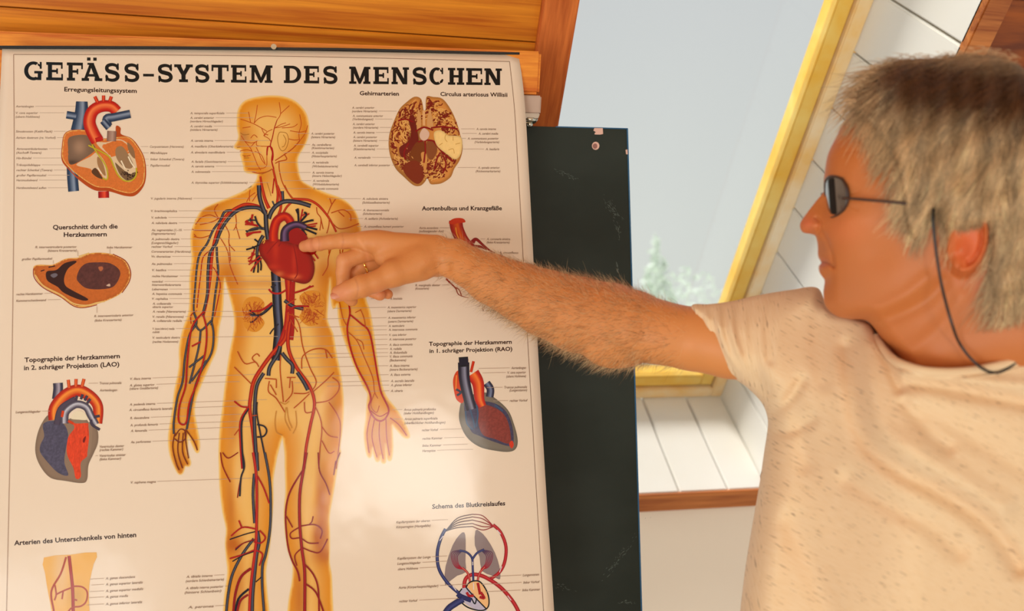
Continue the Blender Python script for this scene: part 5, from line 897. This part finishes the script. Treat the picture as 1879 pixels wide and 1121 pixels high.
def folds(X, Y, sd):
    r = 0
    for pts, sg, am in (([(1556, 640), (1562, 692), (1583, 799), (1642, 858), (1712, 895), (1776, 933), (1825, 975), (1870, 1040)], 13, -.0075), ([(1590, 640), (1600, 720), (1625, 790), (1680, 830), (1760, 880), (1840, 930)], 16, .005), ([(1600, 600), (1626, 654), (1650, 712)], 8, -.006), ([(1669, 702), (1720, 708), (1776, 718), (1879, 740)], 10, -.0055), ([(1660, 684), (1780, 698), (1879, 706)], 9, .003), ([(1700, 760), (1780, 800), (1879, 860)], 16, -.005),
        ([(1560, 880), (1640, 930), (1700, 960), (1760, 1010)], 14, -.005), ([(1450, 960), (1490, 1040), (1520, 1121)], 18, -.005), ([(1660, 740), (1700, 790), (1740, 820)], 10, -.004), ([(1455, 730), (1470, 800), (1480, 850)], 12, -.0035), ([(1510, 560), (1500, 620), (1510, 700)], 12, -.003), ([(1420, 545), (1408, 600), (1412, 660)], 7, -.003),
        ([(1306, 560), (1310, 600), (1328, 650), (1356, 690)], 5, -.0042), ([(1330, 556), (1330, 600), (1345, 650), (1372, 696)], 6, -.0038), ([(1318, 556), (1320, 600), (1336, 650), (1362, 690)], 5, .0028), ([(1356, 550), (1354, 600), (1366, 650), (1390, 710)], 7, -.0042), ([(1343, 553), (1342, 600), (1356, 650)], 5, .0025), ([(1385, 545), (1378, 590), (1384, 650), (1404, 720)], 8, -.0045), ([(1287, 562), (1291, 596), (1303, 632), (1328, 672)], 3, -.002), ([(1400, 760), (1440, 740), (1470, 700)], 8, -.005), ([(1404, 790), (1450, 790), (1490, 770)], 8, -.004)):
        r = r + 1.5 * am * line_g(X, Y, pts, sg * 1.45)
    r = r - .001 * np.sin(X * .02 + Y * .011) * np.sin(Y * .018)
    return r * np.clip(sd / 12, 0, 1)
SV, SQ = inflate(sh, Ws, Ds, 2.8, 110, .15, 2, folds)
x, y, q = SV.T; mid = .882 - .085 * sst((x - 1440) / 260)
SP = Pv(x, y, mid - q); SQ = orient(SP, SQ)
me = mesh_np('t_shirt', SP, SQ); at = me.attributes.new('st', 'FLOAT_VECTOR', 'POINT')
ang = np.where(x < 1420, math.radians(100), math.radians(24)); ang = np.interp(x, [1300, 1400, 1500], [math.radians(95), math.radians(62), math.radians(32)]); u = (x * np.cos(ang) + y * np.sin(ang)) ; v = (-x * np.sin(ang) + y * np.cos(ang))
seam = x < np.interp(y, [530, 600, 700, 780], [1446, 1432, 1420, 1400]); th_ = np.where(seam, 1.35, .5); u = x * np.cos(th_) + y * np.sin(th_); v = -x * np.sin(th_) + y * np.cos(th_)
at.data.foreach_set('vector', np.stack([u * .04, v * .40, q * 26], 1).astype(np.float32).ravel())
shirt = obj('t_shirt', me, SHM, man, True); shirt['label'] = 'cream heather T-shirt with thin dark flecks'
def shirt_near(X, Y):
    X = np.array([X], float); Y = np.array([Y], float); sd = sdist(X, Y, sh); t = np.clip(sd / Ds(X, Y), 0, 1); w_ = (Ws(X, Y) + folds(X, Y, sd)) * np.sqrt(t * (2 - t)); m_ = .882 - .085 * sst((X - 1440) / 260); return float((m_ - w_)[0])
def path_on_shirt(pts, dy=0, out=.0):
    c = crom(np.array(pts, float), 8); return [P(a, b_ + dy, shirt_near(a, b_ + dy) - out) for a, b_ in c]
cp = path_on_shirt([(1606, 612), (1618, 636), (1640, 656), (1668, 669), (1704, 677), (1760, 678), (1822, 669), (1900, 648)], 5, .001)
tube('collar_rib', cp, .0042, SHM, man, 8); tube('collar_seam', path_on_shirt([(1600, 622), (1613, 644), (1636, 667), (1666, 682), (1704, 690), (1760, 691), (1824, 682), (1900, 662)], 5, .0), .0008, SHM, man, 6)
hp = path_on_shirt([(1276, 566), (1281, 590), (1292, 622), (1307, 652), (1330, 684)], 0, .0004); tube('sleeve_hem_seam', hp, .0007, SHM, man, 6)

# ------------------------------------------------------------------ hair
def strands(name, paths, r0, cols, m, parent):
    N, K, _ = paths.shape; t = np.gradient(paths, axis=1); t /= np.linalg.norm(t, axis=2)[..., None] + 1e-9
    up = np.array([.3, -.9, .25]); u = np.cross(t, up); u /= np.linalg.norm(u, axis=2)[..., None] + 1e-9; v = np.cross(t, u); rad = (np.asarray(r0).reshape(-1, 1) * (1 - .8 * np.linspace(0, 1, K) ** 2)[None])[..., None]
    rings = [paths + rad * (math.cos(a) * u + math.sin(a) * v) for a in (0, 2.094, 4.189)]; V = np.stack(rings, 2).reshape(-1, 3)
    base = np.arange(N)[:, None, None] * K * 3 + np.arange(K - 1)[None, :, None] * 3 + np.arange(3)[None, None]; nxt = np.roll(np.arange(3), -1)
    b2 = np.arange(N)[:, None, None] * K * 3 + np.arange(K - 1)[None, :, None] * 3 + nxt[None, None]
    Q = np.stack([base, b2, b2 + 3, base + 3], -1).reshape(-1, 4); C = np.repeat(cols, K * 3, axis=0)
    return obj(name, mesh_np(name, V, Q, C), m, parent, True)
HM_ = mat('hair_strands', (200, 180, 150), .5, attr=True, spec=.4)
hairpoly = crom(np.array([(1574, 206), (1583, 232), (1600, 250), (1625, 285), (1645, 320), (1655, 352), (1660, 392), (1664, 425), (1678, 452), (1697, 444), (1708, 412), (1722, 404), (1734, 430), (1760, 436), (1798, 430), (1806, 470), (1802, 512), (1812, 556), (1840, 575), (1880, 540), (1975, 560), (2020, 400), (2010, 200), (1930, 110), (1800, 84), (1680, 88), (1600, 120), (1570, 170)], float), 4, True)
hsil = crom(np.array([(1574, 206), (1570, 190), (1580, 170), (1598, 146), (1628, 128), (1662, 118), (1700, 117), (1740, 114), (1790, 109), (1830, 114), (1870, 132), (1920, 170), (1985, 240), (2012, 330), (2005, 430), (1985, 530), (1900, 600), (1850, 590), (1815, 600), (1700, 600), (1600, 520), (1560, 400), (1545, 300), (1560, 240)], float), 5, True)
def hairW(X, Y): 
    d = sdist(X, Y, hairpoly); return Wh(X, Y) + np.interp(d, [-14, 0, 10, 40], [-.03, -.004, .007, .012]) + .0035 * np.sin(X * .11 + Y * .045) * np.sin(Y * .05 - X * .05) * np.clip(d / 20, 0, 1) + .019 * G(X, Y, 1768, 415, 50, 52) * np.clip(d / 10, 0, 1)
CVv, CQq = inflate(hsil, hairW, lambda X, Y: 90 + 0 * X, 3.0, 80, .105, 2, None)
keep = sdist(CVv[:, 0], CVv[:, 1], hairpoly) > -6; CQq = CQq[keep[CQq].all(1)]
used, inv = np.unique(CQq, return_inverse=True); CVv = CVv[used]; CQq = inv.reshape(-1, 4)
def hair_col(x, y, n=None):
    top = np.exp(-((y - 180 - (x - 1700) * .16) / 72) ** 2) * np.clip((x - 1590) / 70, .25, 1); lit = lin((244, 200, 148)); brown = lin((104, 62, 32)); mid_ = lin((206, 156, 102))  # top: salt-and-pepper brown with shade put into the colour
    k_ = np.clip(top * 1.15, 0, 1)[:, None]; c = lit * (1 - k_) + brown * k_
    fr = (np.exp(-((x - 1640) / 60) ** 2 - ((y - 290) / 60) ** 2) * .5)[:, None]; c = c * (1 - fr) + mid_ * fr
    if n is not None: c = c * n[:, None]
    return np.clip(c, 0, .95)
cap = obj('hair', mesh_np('hair', headmap(CVv), CQq, hair_col(CVv[:, 0], CVv[:, 1]) * .75), HM_, man, True); cap['label'] = 'short tousled grey hair, brown on top with shade painted in'
N = 15000; pxs = rng.uniform(1560, 2000, N * 3); pys = rng.uniform(95, 600, N * 3); ok = (sdist(pxs, pys, hairpoly) > 2) & (sdist(pxs, pys, hsil) > 1); pxs = pxs[ok][:N]; pys = pys[ok][:N]; N = len(pxs)
def hnear(X, Y):
    sd = sdist(X, Y, hsil); t = np.clip(sd / 90, 0, 1); a_ = hairW(X, Y) * np.sqrt(np.clip(t * (2 - t), 0, 1)); sh_ = sdist(X, Y, hout); t = np.clip(sh_ / Dh(X, Y), 0, 1); return np.maximum(a_, (Wh(X, Y) + .002) * np.sqrt(np.clip(t * (2 - t), 0, 1)))
side = np.where(rng.random(N) < .82, 1, -1); K = 8
topk = np.clip((260 - pys) / 110, 0, 1); ear_back = np.clip((pxs - 1790) / 60, 0, 1)
dx = -1. * topk - .42 * (1 - topk) + .25 * ear_back * (1 - topk) + rng.normal(size=N) * .16 + .42 * np.sin(pxs * .045 + pys * .02) * np.cos(pys * .03 - pxs * .02); dy = .20 * topk + 1. * (1 - topk) + rng.normal(size=N) * .2
Ln = rng.uniform(30, 84, N) * (1 - .5 * np.exp(-((pxs - 1680) / 25) ** 2 - ((pys - 430) / 40) ** 2)); nn = np.hypot(dx, dy); dx *= Ln / nn; dy *= Ln / nn
lift = rng.uniform(.001, .006, N); curl = rng.normal(size=N) * 6; paths = []
for i, t in enumerate(np.linspace(0, 1, K)):
    X = pxs + dx * t + curl * np.sin(t * 2.2) * dy / Ln; Y = pys + dy * t + topk * 10 * t * t - curl * np.sin(t * 2.2) * dx / Ln
    sdn = sdist(X, Y, hsil); Qn = hnear(X, Y); Qn = np.where(sdn < 0, 0, Qn)
    q_ = (np.maximum(Qn, 0) + lift * (.2 + t)) ; q_ = np.maximum(q_, prev * .92) if i else q_; prev = q_
    paths.append(headmap(np.stack([X, Y, side * q_], 1)))
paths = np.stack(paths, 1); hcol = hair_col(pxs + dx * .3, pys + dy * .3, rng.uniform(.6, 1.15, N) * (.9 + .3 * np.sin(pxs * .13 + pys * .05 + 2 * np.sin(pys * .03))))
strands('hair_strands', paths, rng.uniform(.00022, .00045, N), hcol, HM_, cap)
# tufts standing out over the top and the forehead
N = 1500; i_ = rng.integers(0, 45, N); cs = crom(np.array([(1578, 205), (1572, 185), (1584, 164), (1602, 142), (1632, 127), (1665, 119), (1720, 115), (1790, 109), (1830, 114), (1870, 133), (1900, 154)], float), 5); s0 = cs[np.minimum(i_, len(cs) - 2)] + rng.normal(size=(N, 2)) * [5, 3] + [4, 9]
an = np.radians(rng.normal(200, 22, N)); Ln = rng.uniform(8, 24, N); K = 6; pt = []
qb = rng.uniform(-.04, .05, N)
for t in np.linspace(0, 1, K): pt.append(headmap(np.stack([s0[:, 0] + np.cos(an) * Ln * t, s0[:, 1] + np.sin(an) * Ln * t * .7 + 5 * t * t, qb], 1)))
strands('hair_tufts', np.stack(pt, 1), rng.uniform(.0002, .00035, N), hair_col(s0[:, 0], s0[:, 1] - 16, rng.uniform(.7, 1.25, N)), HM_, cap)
# arm hair
m_ = (ax_ > 800) & (ax_ < 1265); ids = np.flatnonzero(m_); ids = rng.choice(ids, 15000); root = AV[ids]; nr = AVn[ids]
nr = np.where(((nr * (AV[ids] - AV[ids])).sum(1) > 0)[:, None], nr, nr)
dens = np.clip((ax_[ids] - 800) / 120, .25, 1) * np.clip((1265 - ax_[ids]) / 90, .1, 1); kp = rng.random(len(ids)) < dens; root = root[kp]; nr = nr[kp]; N = len(root)
axd = (W_[3][0] - W_[7][0]); axd /= np.linalg.norm(axd); dirv = axd * .55 + np.array([0, 0, -.25]) + rng.normal(size=(N, 3)) * .3; Ln = rng.uniform(.007, .019, N); K = 5; pt = []
for t in np.linspace(0, 1, K): pt.append(root + nr * (Ln * (.55 * t - .15 * t * t))[:, None] + dirv * (Ln * t * (.4 + .6 * t))[:, None])
ht = root[:, 2]
strands('arm_hair', np.stack(pt, 1), rng.uniform(.00007, .00013, N), np.where((rng.random(N) < .4)[:, None], lin((150, 96, 52)), lin((240, 200, 146))) * rng.uniform(.7, 1.1, N)[:, None], HM_, man)
# fingernails
def nail(c, ax, nrm, l, w_): 
    c = np.asarray(c); ax = ax / np.linalg.norm(ax); nrm = nrm - ax * (nrm @ ax); nrm /= np.linalg.norm(nrm); sd_ = np.cross(ax, nrm); V = []; T = []; nu = 8
    for i in range(nu + 1):
        for j in range(nu + 1):
            a = (i / nu - .5) * 2; b_ = (j / nu - .5) * 2; rr = 1 - .25 * max(0, a) ** 2; V.append(c + ax * l * a + sd_ * w_ * b_ * rr + nrm * (.0011 - .0022 * b_ * b_ - .0006 * a * a))
    for i in range(nu):
        for j in range(nu): k = i * (nu + 1) + j; T.append((k, k + 1, k + nu + 2, k + nu + 1))
    obj('fingernail', mesh_np('fingernail', V, T), NM, man, True)
NM = mat('nail', (206, 124, 88), .4)
nail(J(614, 541, 1.0165), J(612, 541, 1.02) - J(664, 525, 1.02), -FW + UP * .3 - RT * .5, .0052, .0050)

# ------------------------------------------------------------------ ring, glasses, cord
fr0 = J(664, 488, 1.074); fd = J(650, 500, 1.074) - J(706, 476, 1.084); fd /= np.linalg.norm(fd); u = np.cross(fd, UP); u /= np.linalg.norm(u); v = np.cross(fd, u)
rc_ = J(668, 487, 1.0755); rp2 = [rc_ + .0105 * (math.cos(a) * u + math.sin(a) * v) for a in np.linspace(0, 2 * math.pi, 40, endpoint=False)]
rg = tube('finger_ring', rp2, .0014, M['gold'], None, 10, True); tag(rg, 'thin gold ring on the ring finger of the pointing hand', 'ring')
gl_ = empty('sunglasses', tuple(headmap(np.array([[1520, 370, 0]]))[0])); tag(gl_, 'dark wire-framed sunglasses worn by the man', 'glasses')
LM = mat('dark_lens', (46, 36, 32), .08, spec=.8, coat=1); WM = mat('dark_wire', (70, 46, 36), .35, metal=.3)
def hm(x, y, q): return headmap(np.array([[x, y, q]], float))[0]
for sgn in (1, -1):
    V = []; T = []; n_ = 14
    for i in range(n_ + 1):
        for j in range(n_ + 1):
            a = (i / n_ - .5) * 2; b_ = (j / n_ - .5) * 2; sx = a * math.sqrt(1 - b_ * b_ / 2.3); sy = b_ * math.sqrt(1 - a * a / 2.3)
            lat = .034 + .024 * sx; bowv = 50 * (lat / .058) ** 2.2; V.append(hm(1516 + bowv + 2.5 * sy, 369 + 36 * sy - .0 * sx, sgn * lat))
    for i in range(n_):
        for j in range(n_): k = i * (n_ + 1) + j; T.append((k, k + 1, k + n_ + 2, k + n_ + 1))
    V = np.array(V); o_ = obj('lens', mesh_np('lens', V, T), LM, gl_, True); md = o_.modifiers.new('s', 'SOLIDIFY'); md.thickness = .0016
    ed = [(i, 0) for i in range(n_)] + [(n_, j) for j in range(n_)] + [(n_ - i, n_) for i in range(n_)] + [(0, n_ - j) for j in range(n_)]
    tube('lens_rim', [V[i * (n_ + 1) + j] for i, j in ed], .0011, WM, gl_, 8, True)
    tq = [hm(1558, 377, sgn * .0605), hm(1570, 379, sgn * .067), hm(1600, 383, sgn * .0735), hm(1655, 389, sgn * .0775), hm(1715, 396, sgn * .079), hm(1745, 404, sgn * .081)]
    tube('temple', crom(tq, 6), .0013, WM, gl_, 8)
tube('bridge', crom([hm(1521, 360, .011), hm(1508, 356, 0), hm(1521, 360, -.011)], 6), .0011, WM, gl_, 8)
tube('nose_pad', crom([hm(1526, 383, .013), hm(1531, 395, .020), hm(1533, 408, .027)], 5), .0012, WM, gl_, 8)
cd_ = [hm(1712, 396, .0815), hm(1711, 420, .084), hm(1716, 470, .080), hm(1726, 530, .0785), hm(1742, 590, .080)] + [P(1762, 632, .690), P(1790, 666, .686), P(1822, 684, .686), P(1852, 674, .686), P(1890, 640, .69), P(1930, 590, .70)]
tube('glasses_cord', crom(cd_, 8), .0012, M['black'], gl_, 8)
tube('glasses_cord', crom([P(1600, 596, .80), P(1606, 606, .796), P(1612, 612, .797)], 4), .0012, M['black'], gl_, 8)
